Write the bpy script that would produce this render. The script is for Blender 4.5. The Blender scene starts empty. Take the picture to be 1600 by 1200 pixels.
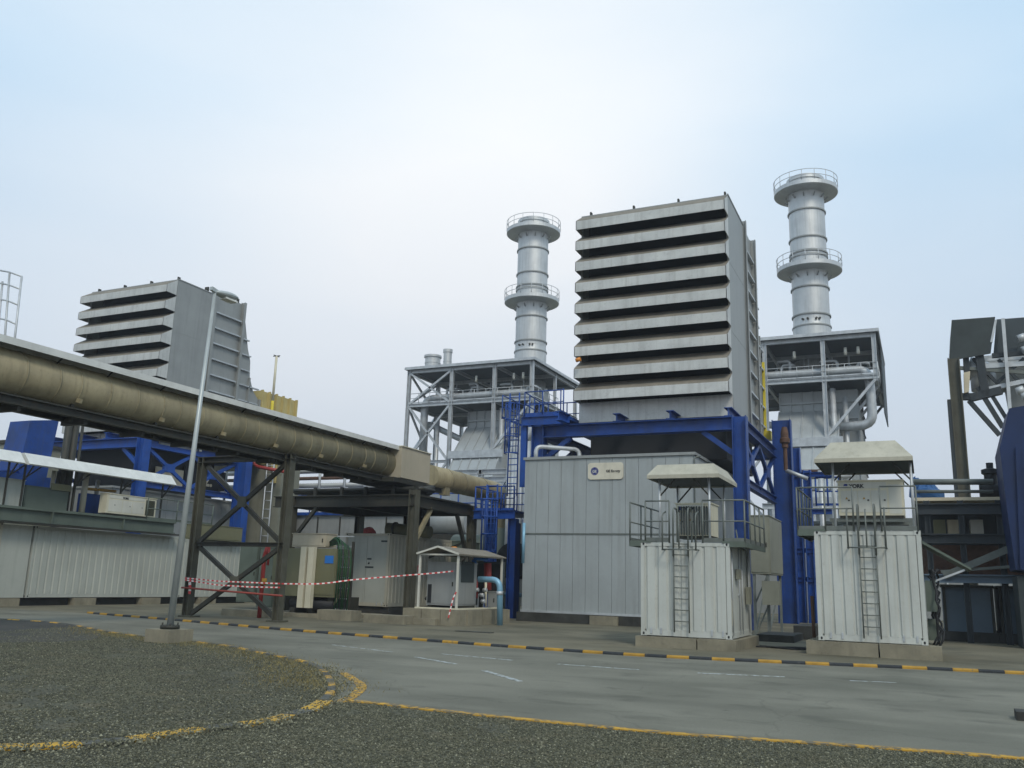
import bpy, math, random
import numpy as np
from mathutils import Vector, Matrix
random.seed(7); rng = np.random.default_rng(11)
S = bpy.context.scene; COL = S.collection
R = math.radians

# ---------------- camera ----------------
FPX, YAW, PIT, ROL, EYE = 1385.1, R(24.89), R(12.57), R(1.696), 1.65
cy, sy, cp, sp = math.cos(YAW), math.sin(YAW), math.cos(PIT), math.sin(PIT)
CF = Vector((-sy*cp, cy*cp, sp)); r0 = Vector((cy, sy, 0)); u0 = r0.cross(CF)
CR = math.cos(ROL)*r0 + math.sin(ROL)*u0
CU = -math.sin(ROL)*r0 + math.cos(ROL)*u0
CO = Vector((0, 0, EYE))
cam = bpy.data.cameras.new('camera'); co = bpy.data.objects.new('camera', cam); COL.objects.link(co)
M = Matrix.Identity(4)
for i in range(3):
    M[i][0] = CR[i]; M[i][1] = CU[i]; M[i][2] = -CF[i]; M[i][3] = CO[i]
co.matrix_world = M
cam.sensor_width = 36; cam.lens = FPX/1600*36; cam.clip_start = .1; cam.clip_end = 3000
S.camera = co

def at(px, py, X=None, Y=None, Z=None):
    """survey helper: the world point on a known plane that a photo pixel shows"""
    d = CF*FPX + CR*(px-800) + CU*(600-py)
    i, v = (0, X) if X is not None else (1, Y) if Y is not None else (2, Z)
    return CO + d*((v-CO[i])/d[i])
def ax(px, py, Y): return at(px, py, Y=Y).x
def az(px, py, Y): return at(px, py, Y=Y).z

# ---------------- sky, sun, exposure ----------------
SUN_EL, SUN_AZ = R(46), R(140)          # azimuth from +Y towards +X: behind the camera, to the right
W = bpy.data.worlds.new('World'); S.world = W; W.use_nodes = True
nt = W.node_tree; N = nt.nodes; L = nt.links; N.clear()
out = N.new('ShaderNodeOutputWorld'); bg = N.new('ShaderNodeBackground'); L.new(bg.outputs[0], out.inputs[0])
sk = N.new('ShaderNodeTexSky'); sk.sky_type = 'NISHITA'; sk.sun_disc = False
sk.sun_elevation = SUN_EL; sk.sun_rotation = SUN_AZ; sk.air_density = 1.3; sk.dust_density = 3.0; sk.ozone_density = 1.5
tc = N.new('ShaderNodeTexCoord')
SKY_S = 0.11
def mth(op, a, b=None, clamp=False):
    n = N.new('ShaderNodeMath'); n.operation = op; n.use_clamp = clamp
    for i, v in enumerate((a, b)):
        if v is None: continue
        if isinstance(v, (int, float)): n.inputs[i].default_value = v
        else: L.new(v, n.inputs[i])
    return n.outputs[0]
def lobe(v, p, gain):                    # a soft bright or coloured patch of cloud round a direction
    n = N.new('ShaderNodeVectorMath'); n.operation = 'DOT_PRODUCT'; L.new(nrm.outputs[0], n.inputs[0]); n.inputs[1].default_value = v
    return mth('MULTIPLY', mth('POWER', mth('MAXIMUM', n.outputs['Value'], 0), p), gain)
nrm = N.new('ShaderNodeVectorMath'); nrm.operation = 'NORMALIZE'; L.new(tc.outputs['Generated'], nrm.inputs[0])
sep = N.new('ShaderNodeSeparateXYZ'); L.new(nrm.outputs[0], sep.inputs[0])
mp = N.new('ShaderNodeMapping'); mp.inputs['Scale'].default_value = (1.0, 1.0, 3.2); L.new(nrm.outputs[0], mp.inputs[0])
nz = N.new('ShaderNodeTexNoise'); nz.inputs['Scale'].default_value = 1.7; nz.inputs['Detail'].default_value = 5; nz.inputs['Roughness'].default_value = .42
L.new(mp.outputs[0], nz.inputs[0])
def pdir(px, py): return tuple((CF*FPX + CR*(px-800) + CU*(600-py)).normalized())
# thin high overcast: near-white in two glows painted ahead of the camera, blue-grey away from them, lilac-grey low down
glow = mth('ADD', lobe(pdir(850, 290), 26, .74), lobe(pdir(380, 420), 16, .50))
cl = mth('MULTIPLY', mth('SUBTRACT', nz.outputs['Fac'], .42), 1.0)
fac = mth('ADD', glow, cl, True)
low = mth('SUBTRACT', 1.0, mth('MULTIPLY', mth('MAXIMUM', sep.outputs[2], 0), 2.1), True)
c1 = N.new('ShaderNodeMix'); c1.data_type = 'RGBA'; c1.inputs[6].default_value = (.50, .70, .885, 1); c1.inputs[7].default_value = (.97, .99, 1.0, 1)
L.new(fac, c1.inputs[0])
c2 = N.new('ShaderNodeMix'); c2.data_type = 'RGBA'; c2.inputs[7].default_value = (.60, .63, .695, 1)
L.new(c1.outputs[2], c2.inputs[6]); L.new(low, c2.inputs[0])
# Nishita gives the colour of the clear air, the veil lies over it
scl = N.new('ShaderNodeMix'); scl.data_type = 'RGBA'; scl.inputs[0].default_value = .9
nsk = N.new('ShaderNodeVectorMath'); nsk.operation = 'SCALE'; nsk.inputs['Scale'].default_value = 1.0; L.new(sk.outputs[0], nsk.inputs[0])
veil = N.new('ShaderNodeVectorMath'); veil.operation = 'SCALE'; veil.inputs['Scale'].default_value = 1.05/SKY_S; L.new(c2.outputs[2], veil.inputs[0])
L.new(nsk.outputs[0], scl.inputs[6]); L.new(veil.outputs[0], scl.inputs[7])
L.new(scl.outputs[2], bg.inputs[0]); bg.inputs[1].default_value = SKY_S
sun = bpy.data.lights.new('sun', 'SUN'); sun.energy = 1.5; sun.angle = R(14); sun.color = (1, .94, .82)
so = bpy.data.objects.new('sun', sun); COL.objects.link(so)
sd = Vector((math.sin(SUN_AZ)*math.cos(SUN_EL), math.cos(SUN_AZ)*math.cos(SUN_EL), math.sin(SUN_EL)))
so.rotation_euler = sd.to_track_quat('Z', 'Y').to_euler()
S.view_settings.view_transform = 'Standard'; S.view_settings.look = 'None'
S.view_settings.exposure = 0.12; S.view_settings.gamma = 1
S.render.engine = 'CYCLES'; S.cycles.max_bounces = 5; S.cycles.diffuse_bounces = 2

# ---------------- materials ----------------
MATS = {}
def mat(name, col, rough=.6, metal=0., var=.18, scale=1.3, streak=0., dirt=(.10, .085, .06), bump=0., bscale=30., spec=.4, speck=0.):
    m = bpy.data.materials.new(name); m.use_nodes = True; MATS[name] = m
    t = m.node_tree; n = t.nodes; l = t.links; b = n['Principled BSDF']
    b.inputs['Roughness'].default_value = rough; b.inputs['Metallic'].default_value = metal
    b.inputs['Specular IOR Level'].default_value = spec
    g = n.new('ShaderNodeNewGeometry')
    a = n.new('ShaderNodeTexNoise'); a.inputs['Scale'].default_value = scale; a.inputs['Detail'].default_value = 6; a.inputs['Roughness'].default_value = .6
    l.new(g.outputs['Position'], a.inputs['Vector'])
    r = n.new('ShaderNodeMapRange'); r.inputs[1].default_value = .3; r.inputs[2].default_value = .7
    r.inputs[3].default_value = 1-var; r.inputs[4].default_value = 1+var*.6; l.new(a.outputs['Fac'], r.inputs[0])
    mu = n.new('ShaderNodeVectorMath'); mu.operation = 'SCALE'; mu.inputs[0].default_value = col; l.new(r.outputs[0], mu.inputs['Scale'])
    cur = mu.outputs[0]
    if streak:
        mp_ = n.new('ShaderNodeMapping'); mp_.inputs['Scale'].default_value = (5.5, 5.5, .32); l.new(g.outputs['Position'], mp_.inputs[0])
        s = n.new('ShaderNodeTexNoise'); s.inputs['Scale'].default_value = 1.; s.inputs['Detail'].default_value = 5; l.new(mp_.outputs[0], s.inputs['Vector'])
        q = n.new('ShaderNodeMapRange'); q.inputs[1].default_value = .5; q.inputs[2].default_value = .78; q.inputs[4].default_value = streak; l.new(s.outputs['Fac'], q.inputs[0])
        x = n.new('ShaderNodeMix'); x.data_type = 'RGBA'; x.inputs[7].default_value = (*dirt, 1); l.new(cur, x.inputs[6]); l.new(q.outputs[0], x.inputs[0]); cur = x.outputs[2]
    if speck:
        s = n.new('ShaderNodeTexNoise'); s.inputs['Scale'].default_value = 9; s.inputs['Detail'].default_value = 8; s.inputs['Roughness'].default_value = .7; l.new(g.outputs['Position'], s.inputs['Vector'])
        q = n.new('ShaderNodeMapRange'); q.inputs[1].default_value = .47 if speck > .8 else .56; q.inputs[2].default_value = .56 if speck > .8 else .68; q.inputs[4].default_value = speck; l.new(s.outputs['Fac'], q.inputs[0])
        x = n.new('ShaderNodeMix'); x.data_type = 'RGBA'; x.inputs[7].default_value = (*dirt, 1); l.new(cur, x.inputs[6]); l.new(q.outputs[0], x.inputs[0]); cur = x.outputs[2]
    l.new(cur, b.inputs['Base Color'])
    rr = n.new('ShaderNodeMapRange'); rr.inputs[3].default_value = max(.05, rough-.12); rr.inputs[4].default_value = min(1, rough+.15); l.new(a.outputs['Fac'], rr.inputs[0]); l.new(rr.outputs[0], b.inputs['Roughness'])
    if bump:
        z = n.new('ShaderNodeTexNoise'); z.inputs['Scale'].default_value = bscale; z.inputs['Detail'].default_value = 4; l.new(g.outputs['Position'], z.inputs['Vector'])
        bp = n.new('ShaderNodeBump'); bp.inputs['Strength'].default_value = bump; bp.inputs['Distance'].default_value = .02; l.new(z.outputs['Fac'], bp.inputs['Height']); l.new(bp.outputs[0], b.inputs['Normal'])
    return m
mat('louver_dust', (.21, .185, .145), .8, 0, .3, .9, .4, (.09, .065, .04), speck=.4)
mat('louver_metal', (.56, .56, .53), .5, .3, .16, .9, .28, (.16, .145, .12), speck=.25)
mat('panel_grey', (.29, .30, .29), .5, .2, .12, .7, .22, (.12, .12, .11))
mat('enclosure_grey', (.325, .35, .35), .5, 0, .12, .5, .30, (.17, .17, .15), bump=.2, bscale=1.8, speck=.16)
mat('filter_dark', (.012, .013, .016), .9, 0, .3)
mat('beige_paint', (.315, .27, .165), .55, 0, .28, .9, .45, (.11, .09, .05), speck=.4)
mat('beige_box', (.45, .40, .30), .55, 0, .1, .6, .15, (.2, .16, .1))
mat('shroud_metal', (.66, .66, .62), .5, .1, .15, 1.2, .1)
mat('blue_dark', (.006, .046, .225), .5, 0, .4, .9, .4, (.04, .055, .10), speck=.45)  # darker blue: fading and dirt differ from the left frame
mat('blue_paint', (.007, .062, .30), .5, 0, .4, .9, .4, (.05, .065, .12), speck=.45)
mat('galvanised', (.50, .52, .53), .5, .45, .22, 1.5, .2, (.2, .2, .19))
mat('stack_metal', (.56, .57, .565), .48, .55, .16, .5, .4, (.26, .26, .25), bump=.3, bscale=1.2)
mat('casing_grey', (.38, .40, .40), .5, .2, .14, .5, .2, (.2, .2, .2))
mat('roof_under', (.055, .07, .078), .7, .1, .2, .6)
mat('dark_steel', (.036, .036, .028), .6, .1, .35, 1.5, .3, (.09, .06, .03), speck=.3)
mat('container_white', (.50, .515, .475), .5, 0, .12, .6, .38, (.24, .21, .14), bump=.25, bscale=2.2, speck=.22)
mat('container_cream', (.44, .42, .34), .5, 0, .12, .7, .3, (.2, .17, .1), speck=.18)
mat('wall_grey_white', (.41, .425, .38), .5, 0, .12, .5, .25, (.18, .19, .16), speck=.1)
mat('olive_paint', (.17, .165, .09), .5, 0, .15, .8, .2)
mat('cream_paint', (.62, .58, .44), .5, 0, .12, .8, .2, (.3, .25, .15))
mat('white_paint', (.58, .57, .50), .5, 0, .1, 1, .15, (.35, .32, .25))
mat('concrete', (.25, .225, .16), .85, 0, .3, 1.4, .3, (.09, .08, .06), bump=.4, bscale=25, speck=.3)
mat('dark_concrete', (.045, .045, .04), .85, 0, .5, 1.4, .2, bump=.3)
mat('green_grey', (.105, .13, .105), .6, 0, .2, 1, .3, (.06, .07, .05))
mat('dark_box', (.035, .045, .045), .6, 0, .3)
mat('trestle_steel', (.085, .083, .060), .6, .1, .3, 1.5, .3, (.07, .05, .03), speck=.3)
mat('rail_grey', (.15, .165, .15), .55, .2, .25, 3, .2)
mat('navy_blue', (.004, .020, .085), .5, 0, .3, .8, .3, (.01, .02, .04), speck=.2)
mat('navy_steel', (.028, .036, .042), .6, 0, .3, 1, .2)
mat('canopy_sheet', (.44, .415, .33), .6, 0, .2, 1.2, .35, (.2, .18, .12), speck=.3)
mat('cabinet_grey', (.22, .22, .17), .55, 0, .2, 1, .3, (.1, .09, .06))
mat('black_paint', (.015, .016, .018), .6)
mat('yellow_paint', (.40, .225, .03), .7, 0, .3, 3, speck=.75, dirt=(.13, .11, .07))
mat('kerb_worn', (.10, .10, .085), .85, 0, .4, 3, speck=.9, dirt=(.05, .05, .045))
mat('dry_grass', (.22, .18, .07), .8, 0, .4, 2)
mat('yellow_worn', (.50, .28, .03), .75, 0, .3, 3, speck=.95, dirt=(.11, .10, .07))
mat('kerb_black', (.03, .034, .038), .8, 0, .3, 3, speck=.5, dirt=(.14, .13, .11))
mat('duct_yellow', (.50, .41, .17), .55, 0, .15, .7, .3, (.2, .14, .05))
mat('bright_yellow', (.62, .50, .04), .5, 0, .2)
mat('red_paint', (.30, .035, .03), .5, 0, .2)
mat('rust_red', (.28, .05, .035), .6, 0, .3)
mat('rust', (.11, .06, .04), .8, 0, .4, 4)
mat('green_cable', (.012, .07, .025), .5, 0, .3)
mat('pale_blue_pipe', (.20, .38, .50), .35, .2, .2)
mat('azure_paint', (.02, .17, .55), .4, 0, .2)
mat('sign_board', (.60, .56, .45), .5, 0, .12, 2, .15)
mat('yellow_kerb', (.48, .28, .03), .75, 0, .3, 2.5, speck=.7, dirt=(.14, .12, .07))
mat('sign_cream', (.55, .48, .34), .5, 0, .12, 2, .1)
mat('logo_blue', (.01, .025, .18), .5, 0, .05)
mat('tape_white', (.75, .68, .64), .5)
mat('tape_red', (.55, .05, .05), .5)
mat('tarp_blue', (.02, .09, .24), .5, 0, .2)
mat('pole_grey', (.42, .45, .44), .45, .3, .1, 2, .15)
mat('navy_panel', (.11, .155, .20), .5, 0, .25, .6)
mat('lens', (.7, .7, .65), .2)
mat('orange', (.7, .25, .03), .4)
mat('line_paint', (.40, .43, .43), .8, 0, .25, 6, speck=1., dirt=(.17, .165, .13))

# ---------------- helpers ----------------
ORG = {}
class MB:
    def __init__(s): s.v = []; s.f = []; s.mi = []; s.cur = 0; s.sm = []
    def poly(s, pts, smooth=False):
        k = len(s.v); s.v += [tuple(p) for p in pts]; s.f.append(tuple(range(k, k+len(pts)))); s.mi.append(s.cur); s.sm.append(smooth)
    def mesh(s, vs, fs, smooth=False):
        k = len(s.v); s.v += [tuple(p) for p in vs]
        for f in fs: s.f.append(tuple(k+i for i in f)); s.mi.append(s.cur); s.sm.append(smooth)
        return s
    def box(s, x0, x1, y0, y1, z0, z1):
        if x0 > x1: x0, x1 = x1, x0
        if y0 > y1: y0, y1 = y1, y0
        if z0 > z1: z0, z1 = z1, z0
        vs = [(x0,y0,z0),(x1,y0,z0),(x1,y1,z0),(x0,y1,z0),(x0,y0,z1),(x1,y0,z1),(x1,y1,z1),(x0,y1,z1)]
        return s.mesh(vs, [(0,3,2,1),(4,5,6,7),(0,1,5,4),(1,2,6,5),(2,3,7,6),(3,0,4,7)])
    def bar(s, a, b, w, h=None, up=(0,0,1), off=(0,0)):
        h = w if h is None else h
        a = Vector(a); b = Vector(b); d = (b-a).normalized(); up = Vector(up)
        if abs(d.dot(up)) > .98: up = Vector((0,1,0)) if abs(d.y) < .9 else Vector((1,0,0))
        sd_ = d.cross(up).normalized(); u = sd_.cross(d)
        o = sd_*off[0]+u*off[1]
        vs = []
        for p in (a, b):
            for i, j in ((-1,-1),(1,-1),(1,1),(-1,1)): vs.append(p+o+sd_*(i*w/2)+u*(j*h/2))
        return s.mesh(vs, [(0,1,2,3),(7,6,5,4),(0,4,5,1),(1,5,6,2),(2,6,7,3),(3,7,4,0)])
    def ibeam(s, a, b, h, w, t=.025, up=(0,0,1)):
        s.bar(a, b, t, h-2*t, up)
        s.bar(a, b, w, t, up, (0, h/2-t/2)); s.bar(a, b, w, t, up, (0, -h/2+t/2)); return s
    def tube(s, pts, r, n=10, caps=True, r2=None):
        pts = [Vector(p) for p in pts]; m = len(pts); T = []
        for i in range(m):
            a = (pts[i]-pts[i-1]).normalized() if i else None
            b = (pts[i+1]-pts[i]).normalized() if i < m-1 else None
            T.append((a+b).normalized() if a and b else (a or b))
        ref = Vector((0,0,1)) if abs(T[0].z) < .9 else Vector((1,0,0))
        u = T[0].cross(ref).normalized(); k = len(s.v); rings = []
        for i in range(m):
            u = (u-T[i]*u.dot(T[i])).normalized(); w = T[i].cross(u)
            rr = r if r2 is None else r+(r2-r)*i/(m-1)
            for j in range(n):
                an = 2*math.pi*j/n; s.v.append(tuple(pts[i]+(u*math.cos(an)+w*math.sin(an))*rr))
        for i in range(m-1):
            for j in range(n):
                j2 = (j+1) % n
                s.f.append((k+i*n+j, k+i*n+j2, k+(i+1)*n+j2, k+(i+1)*n+j)); s.mi.append(s.cur); s.sm.append(True)
        if caps:
            s.f.append(tuple(k+j for j in reversed(range(n)))); s.mi.append(s.cur); s.sm.append(False)
            s.f.append(tuple(k+(m-1)*n+j for j in range(n))); s.mi.append(s.cur); s.sm.append(False)
        return s
    def lathe(s, c, prof, n=40):
        c = Vector(c)
        if len(prof) > 2:                     # crisp edges between the segments, smooth round the axis
            for i in range(len(prof)-1): s.lathe(c, prof[i:i+2], n)
            return s
        k = len(s.v)
        for r, z in prof:
            for j in range(n):
                a = 2*math.pi*j/n; s.v.append((c.x+r*math.cos(a), c.y+r*math.sin(a), c.z+z))
        for i in range(len(prof)-1):
            for j in range(n):
                j2 = (j+1) % n; s.f.append((k+i*n+j, k+i*n+j2, k+(i+1)*n+j2, k+(i+1)*n+j)); s.mi.append(s.cur); s.sm.append(True)
        return s
    def prism(s, pts, vec):
        pts = [Vector(p) for p in pts]; vec = Vector(vec); n = len(pts)
        s.mesh(pts+[p+vec for p in pts], [tuple(range(n)), tuple(range(2*n-1, n-1, -1))]+[(i, i+n, (i+1) % n+n, (i+1) % n) for i in range(n)]); return s
    def corr(s, p0, p1, z0, z1, nrm_, pitch=.28, depth=.036):
        """trapezoid-corrugated sheet from p0 to p1 (plan), standing z0..z1, ribs towards nrm_"""
        a = Vector((p0[0], p0[1], 0)); b = Vector((p1[0], p1[1], 0)); d = b-a; Ln = d.length; d.normalize(); nn = Vector((nrm_[0], nrm_[1], 0))
        c = max(1, round(Ln/pitch)); q = Ln/c; P_ = []
        for i in range(c):
            for f_, o in ((0, 0), (.14, 0), (.24, depth), (.90, depth)): P_.append(a+d*(q*(i+f_))+nn*o)
        P_.append(b)
        for i in range(len(P_)-1):
            x, y = P_[i], P_[i+1]
            s.poly([(x.x,x.y,z0),(y.x,y.y,z0),(y.x,y.y,z1),(x.x,x.y,z1)])
        return s
    def build(s, name, mats, parent=None, org=None, label=None):
        o0 = Vector(ORG.get(parent.name, (0,0,0))) if parent else Vector(org or (0,0,0))
        me = bpy.data.meshes.new(name)
        me.from_pydata([tuple(Vector(p)-o0) for p in s.v], [], s.f)
        for m_ in (mats if isinstance(mats, (list, tuple)) else [mats]): me.materials.append(MATS[m_])
        me.polygons.foreach_set('material_index', s.mi); me.polygons.foreach_set('use_smooth', s.sm); me.update()
        ob = bpy.data.objects.new(name, me); COL.objects.link(ob)
        if parent: ob.parent = parent
        else: ob.location = o0
        ORG[ob.name] = tuple(o0)
        if label: ob['label'] = label
        return ob
def tag(o, label, cat=None, group=None, kind=None):
    if label: o['label'] = label
    if cat: o['category'] = cat
    if group: o['group'] = group
    if kind: o['kind'] = kind
    return o
def thing(name, label, cat, loc, group=None):
    o = bpy.data.objects.new(name, None); COL.objects.link(o); o.location = loc; o.empty_display_size = .5
    ORG[o.name] = tuple(loc); return tag(o, label, cat, group)
def struct(mb, name, m): return tag(mb.build(name, m), None, kind='structure')
def fillet(pts, rad, k=5):
    pts = [Vector(p) for p in pts]; o = [pts[0]]
    for i in range(1, len(pts)-1):
        a = (pts[i-1]-pts[i]); b = (pts[i+1]-pts[i]); r = min(rad, a.length*.45, b.length*.45); a.normalize(); b.normalize()
        p, q = pts[i]+a*r, pts[i]+b*r
        for j in range(k+1):
            t = j/k; o.append(p*(1-t)**2+pts[i]*2*t*(1-t)+q*t*t)
    return o+[pts[-1]]
def railing(parent, pts, m='galvanised', h=1.1, sp_=1.3, r=.022, mids=1, toe=True):
    a = MB(); pts = [Vector(p) for p in pts]; up = Vector((0,0,1))
    posts = []
    for i in range(len(pts)-1):
        p, q = pts[i], pts[i+1]
        a.tube([p+up*h, q+up*h], r, 6)
        for k in range(1, mids+1): a.tube([p+up*(h*k/(mids+1)), q+up*(h*k/(mids+1))], r*.8, 6)
        if toe: a.bar(p+up*.06, q+up*.06, .012, .12)
        n = max(1, round((q-p).length/sp_))
        for k in range(n+1 if i == len(pts)-2 else n): posts.append(p+(q-p)*(k/n))
    ob = a.build('railing', m, parent)
    for p in posts: MB().tube([p-up*.02, p+up*(h-.01)], r, 6).build('post', m, ob)
    return ob
def ladder(parent, base, top, side, w=.42, m='galvanised', r=.02, step=.3, cage=False, out_=(0,-1,0)):
    base, top, side, out_ = Vector(base), Vector(top), Vector(side).normalized(), Vector(out_)
    a = MB()
    for k in (-1, 1): a.tube([base+side*k*w/2, top+side*k*w/2], r*1.2, 6)
    ob = a.build('ladder', m, parent)
    n = int((top-base).length/step)
    for i in range(1, n+1):
        p = base+(top-base)*(i*step/(top-base).length)
        MB().tube([p-side*w/2, p+side*w/2], r*.8, 5).build('rung', m, ob)
    if cage:
        c = MB(); d = (top-base).normalized(); Ln = (top-base).length; hoops = []
        k = 0
        while 2.0+k*.8 <= Ln:
            p = base+d*(2.0+k*.8); arc = [p+side*w/2*math.cos(t)*1.25+out_*(.1+.62*math.sin(t)) for t in [math.pi*j/8 for j in range(9)]]
            c.tube(arc, r, 5, True); hoops.append(arc); k += 1
        if len(hoops) > 1:
            for j in range(1, 8, 1): c.tube([hoops[0][j], hoops[-1][j]], r*.7, 4)
        c.build('safety_cage', m, parent)
    return ob
def text_mesh(parent, name, txt, size, loc, rx, m, align='LEFT', extr=.004, bold=0.):
    cu = bpy.data.curves.new('t', 'FONT'); cu.body = txt; cu.size = size; cu.extrude = extr; cu.align_x = align; cu.offset = bold
    tmp = bpy.data.objects.new('t', cu); COL.objects.link(tmp)
    bpy.context.view_layer.update()
    me = bpy.data.meshes.new_from_object(tmp.evaluated_get(bpy.context.evaluated_depsgraph_get()))
    bpy.data.objects.remove(tmp); bpy.data.curves.remove(cu)
    me.transform(Matrix.Translation(Vector(loc)-Vector(ORG[parent.name])) @ rx)
    me.materials.clear(); me.materials.append(MATS[m])
    ob = bpy.data.objects.new(name, me); COL.objects.link(ob); ob.parent = parent; ORG[ob.name] = ORG[parent.name]
    return ob
FRONT = Matrix.Rotation(R(90), 4, 'X')                                     # reads from -Y
RSIDE = Matrix.Rotation(R(90), 4, 'Z') @ Matrix.Rotation(R(90), 4, 'X')    # reads from +X

# ---------------- ground materials ----------------
def ground_mat(name, kind):
    m = bpy.data.materials.new(name); m.use_nodes = True; MATS[name] = m
    t = m.node_tree; n = t.nodes; l = t.links; b = n['Principled BSDF']; b.inputs['Roughness'].default_value = .85
    g = n.new('ShaderNodeNewGeometry')
    def noise(sc, det, lo, hi, a, c, stretch=None):
        v = g.outputs['Position']
        if stretch:
            q = n.new('ShaderNodeMapping'); q.inputs['Scale'].default_value = stretch; l.new(v, q.inputs[0]); v = q.outputs[0]
        x = n.new('ShaderNodeTexNoise'); x.inputs['Scale'].default_value = sc; x.inputs['Detail'].default_value = det; l.new(v, x.inputs['Vector'])
        r = n.new('ShaderNodeMapRange'); r.inputs[1].default_value = lo; r.inputs[2].default_value = hi; r.inputs[3].default_value = a; r.inputs[4].default_value = c; l.new(x.outputs['Fac'], r.inputs[0]); return r.outputs[0]
    def mix(f, a, c):
        x = n.new('ShaderNodeMix'); x.data_type = 'RGBA'
        l.new(f, x.inputs[0])
        for i, v in ((6, a), (7, c)):
            if isinstance(v, tuple): x.inputs[i].default_value = (*v, 1)
            else: l.new(v, x.inputs[i])
        return x.outputs[2]
    if kind == 'gravel':
        v = n.new('ShaderNodeTexVoronoi'); v.inputs['Scale'].default_value = 34; l.new(g.outputs['Position'], v.inputs['Vector'])
        hs = n.new('ShaderNodeSeparateXYZ'); l.new(v.outputs['Color'], hs.inputs[0])
        c = mix(hs.outputs[0], (.030, .031, .016), (.165, .158, .098))
        c = mix(noise(.55, 5, .38, .66, 0, .65), c, (.05, .048, .032))
        c = mix(noise(1.4, 5, .54, .68, 0, .75), c, (.14, .115, .06))
        l.new(c, b.inputs['Base Color'])
        bp = n.new('ShaderNodeBump'); bp.inputs['Strength'].default_value = 1; bp.inputs['Distance'].default_value = .03; bp.invert = True; l.new(v.outputs['Distance'], bp.inputs['Height']); l.new(bp.outputs[0], b.inputs['Normal'])
    else:
        A_, B_ = {'road': ((.138, .134, .102), (.215, .205, .160)), 'apron': ((.10, .092, .060), (.195, .172, .115)), 'dark_ground': ((.03, .03, .027), (.055, .05, .045))}[kind]
        c = mix(noise(.35, 6, .35, .65, 0, 1, (1, 1.3, 1)), A_, B_)
        c = mix(noise(1.1, 7, .56, .68, 0, .6, (.8, 1.3, 1)), c, tuple(x*.62 for x in A_))
        c = mix(noise(.8, 6, .60, .74, 0, .45, (.5, 1.5, 1)), c, tuple(min(1, x*1.25) for x in B_))
        vc = n.new('ShaderNodeTexVoronoi'); vc.feature = 'DISTANCE_TO_EDGE'; vc.inputs['Scale'].default_value = .30; vd = n.new('ShaderNodeTexNoise'); vd.inputs['Scale'].default_value = .9; vd.inputs['Detail'].default_value = 6
        va = n.new('ShaderNodeVectorMath'); va.operation = 'MULTIPLY_ADD'; va.inputs[1].default_value = (1.6, 1.6, 0); l.new(g.outputs['Position'], vd.inputs['Vector']); l.new(vd.outputs['Color'], va.inputs[0]); l.new(g.outputs['Position'], va.inputs[2]); l.new(va.outputs[0], vc.inputs['Vector'])
        vr = n.new('ShaderNodeMapRange'); vr.inputs[1].default_value = .002; vr.inputs[2].default_value = .007; vr.inputs[3].default_value = .25; vr.inputs[4].default_value = 0; l.new(vc.outputs['Distance'], vr.inputs[0])
        c = mix(vr.outputs[0], c, tuple(x*.4 for x in A_))
        c = mix(noise(3.2, 3, .70, .76, 0, .55), c, tuple(x*.35 for x in A_))
        if kind == 'road':
            sx = n.new('ShaderNodeSeparateXYZ'); l.new(g.outputs['Position'], sx.inputs[0]); wv = n.new('ShaderNodeMath'); wv.operation = 'SINE'; wm = n.new('ShaderNodeMath'); wm.operation = 'MULTIPLY'; wm.inputs[1].default_value = 3.4; l.new(sx.outputs[1], wm.inputs[0]); l.new(wm.outputs[0], wv.inputs[0])
            wr = n.new('ShaderNodeMapRange'); wr.inputs[1].default_value = .2; wr.inputs[2].default_value = 1; wr.inputs[4].default_value = .35; l.new(wv.outputs[0], wr.inputs[0]); w2 = n.new('ShaderNodeMath'); w2.operation = 'MULTIPLY'; l.new(wr.outputs[0], w2.inputs[0]); l.new(noise(.5, 5, .35, .65, 0, 1, (.35, 1, 1)), w2.inputs[1]); c = mix(w2.outputs[0], c, tuple(x*.6 for x in A_))
        c = mix(noise(.16, 3, .5, .7, 0, .5), c, tuple(min(1, x*1.2) for x in B_))
        c = mix(noise(70, 3, .35, .65, 0, .38), c, (.07, .07, .058))
        l.new(c, b.inputs['Base Color'])
        z = n.new('ShaderNodeTexNoise'); z.inputs['Scale'].default_value = 45; z.inputs['Detail'].default_value = 5; l.new(g.outputs['Position'], z.inputs['Vector'])
        bp = n.new('ShaderNodeBump'); bp.inputs['Strength'].default_value = .35; bp.inputs['Distance'].default_value = .01; l.new(z.outputs['Fac'], bp.inputs['Height']); l.new(bp.outputs[0], b.inputs['Normal'])
        b.inputs['Roughness'].default_value = .8; b.inputs['Specular IOR Level'].default_value = .25
ground_mat('gravel', 'gravel'); ground_mat('road', 'road'); ground_mat('apron', 'apron'); ground_mat('dark_ground', 'dark_ground')

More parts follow.
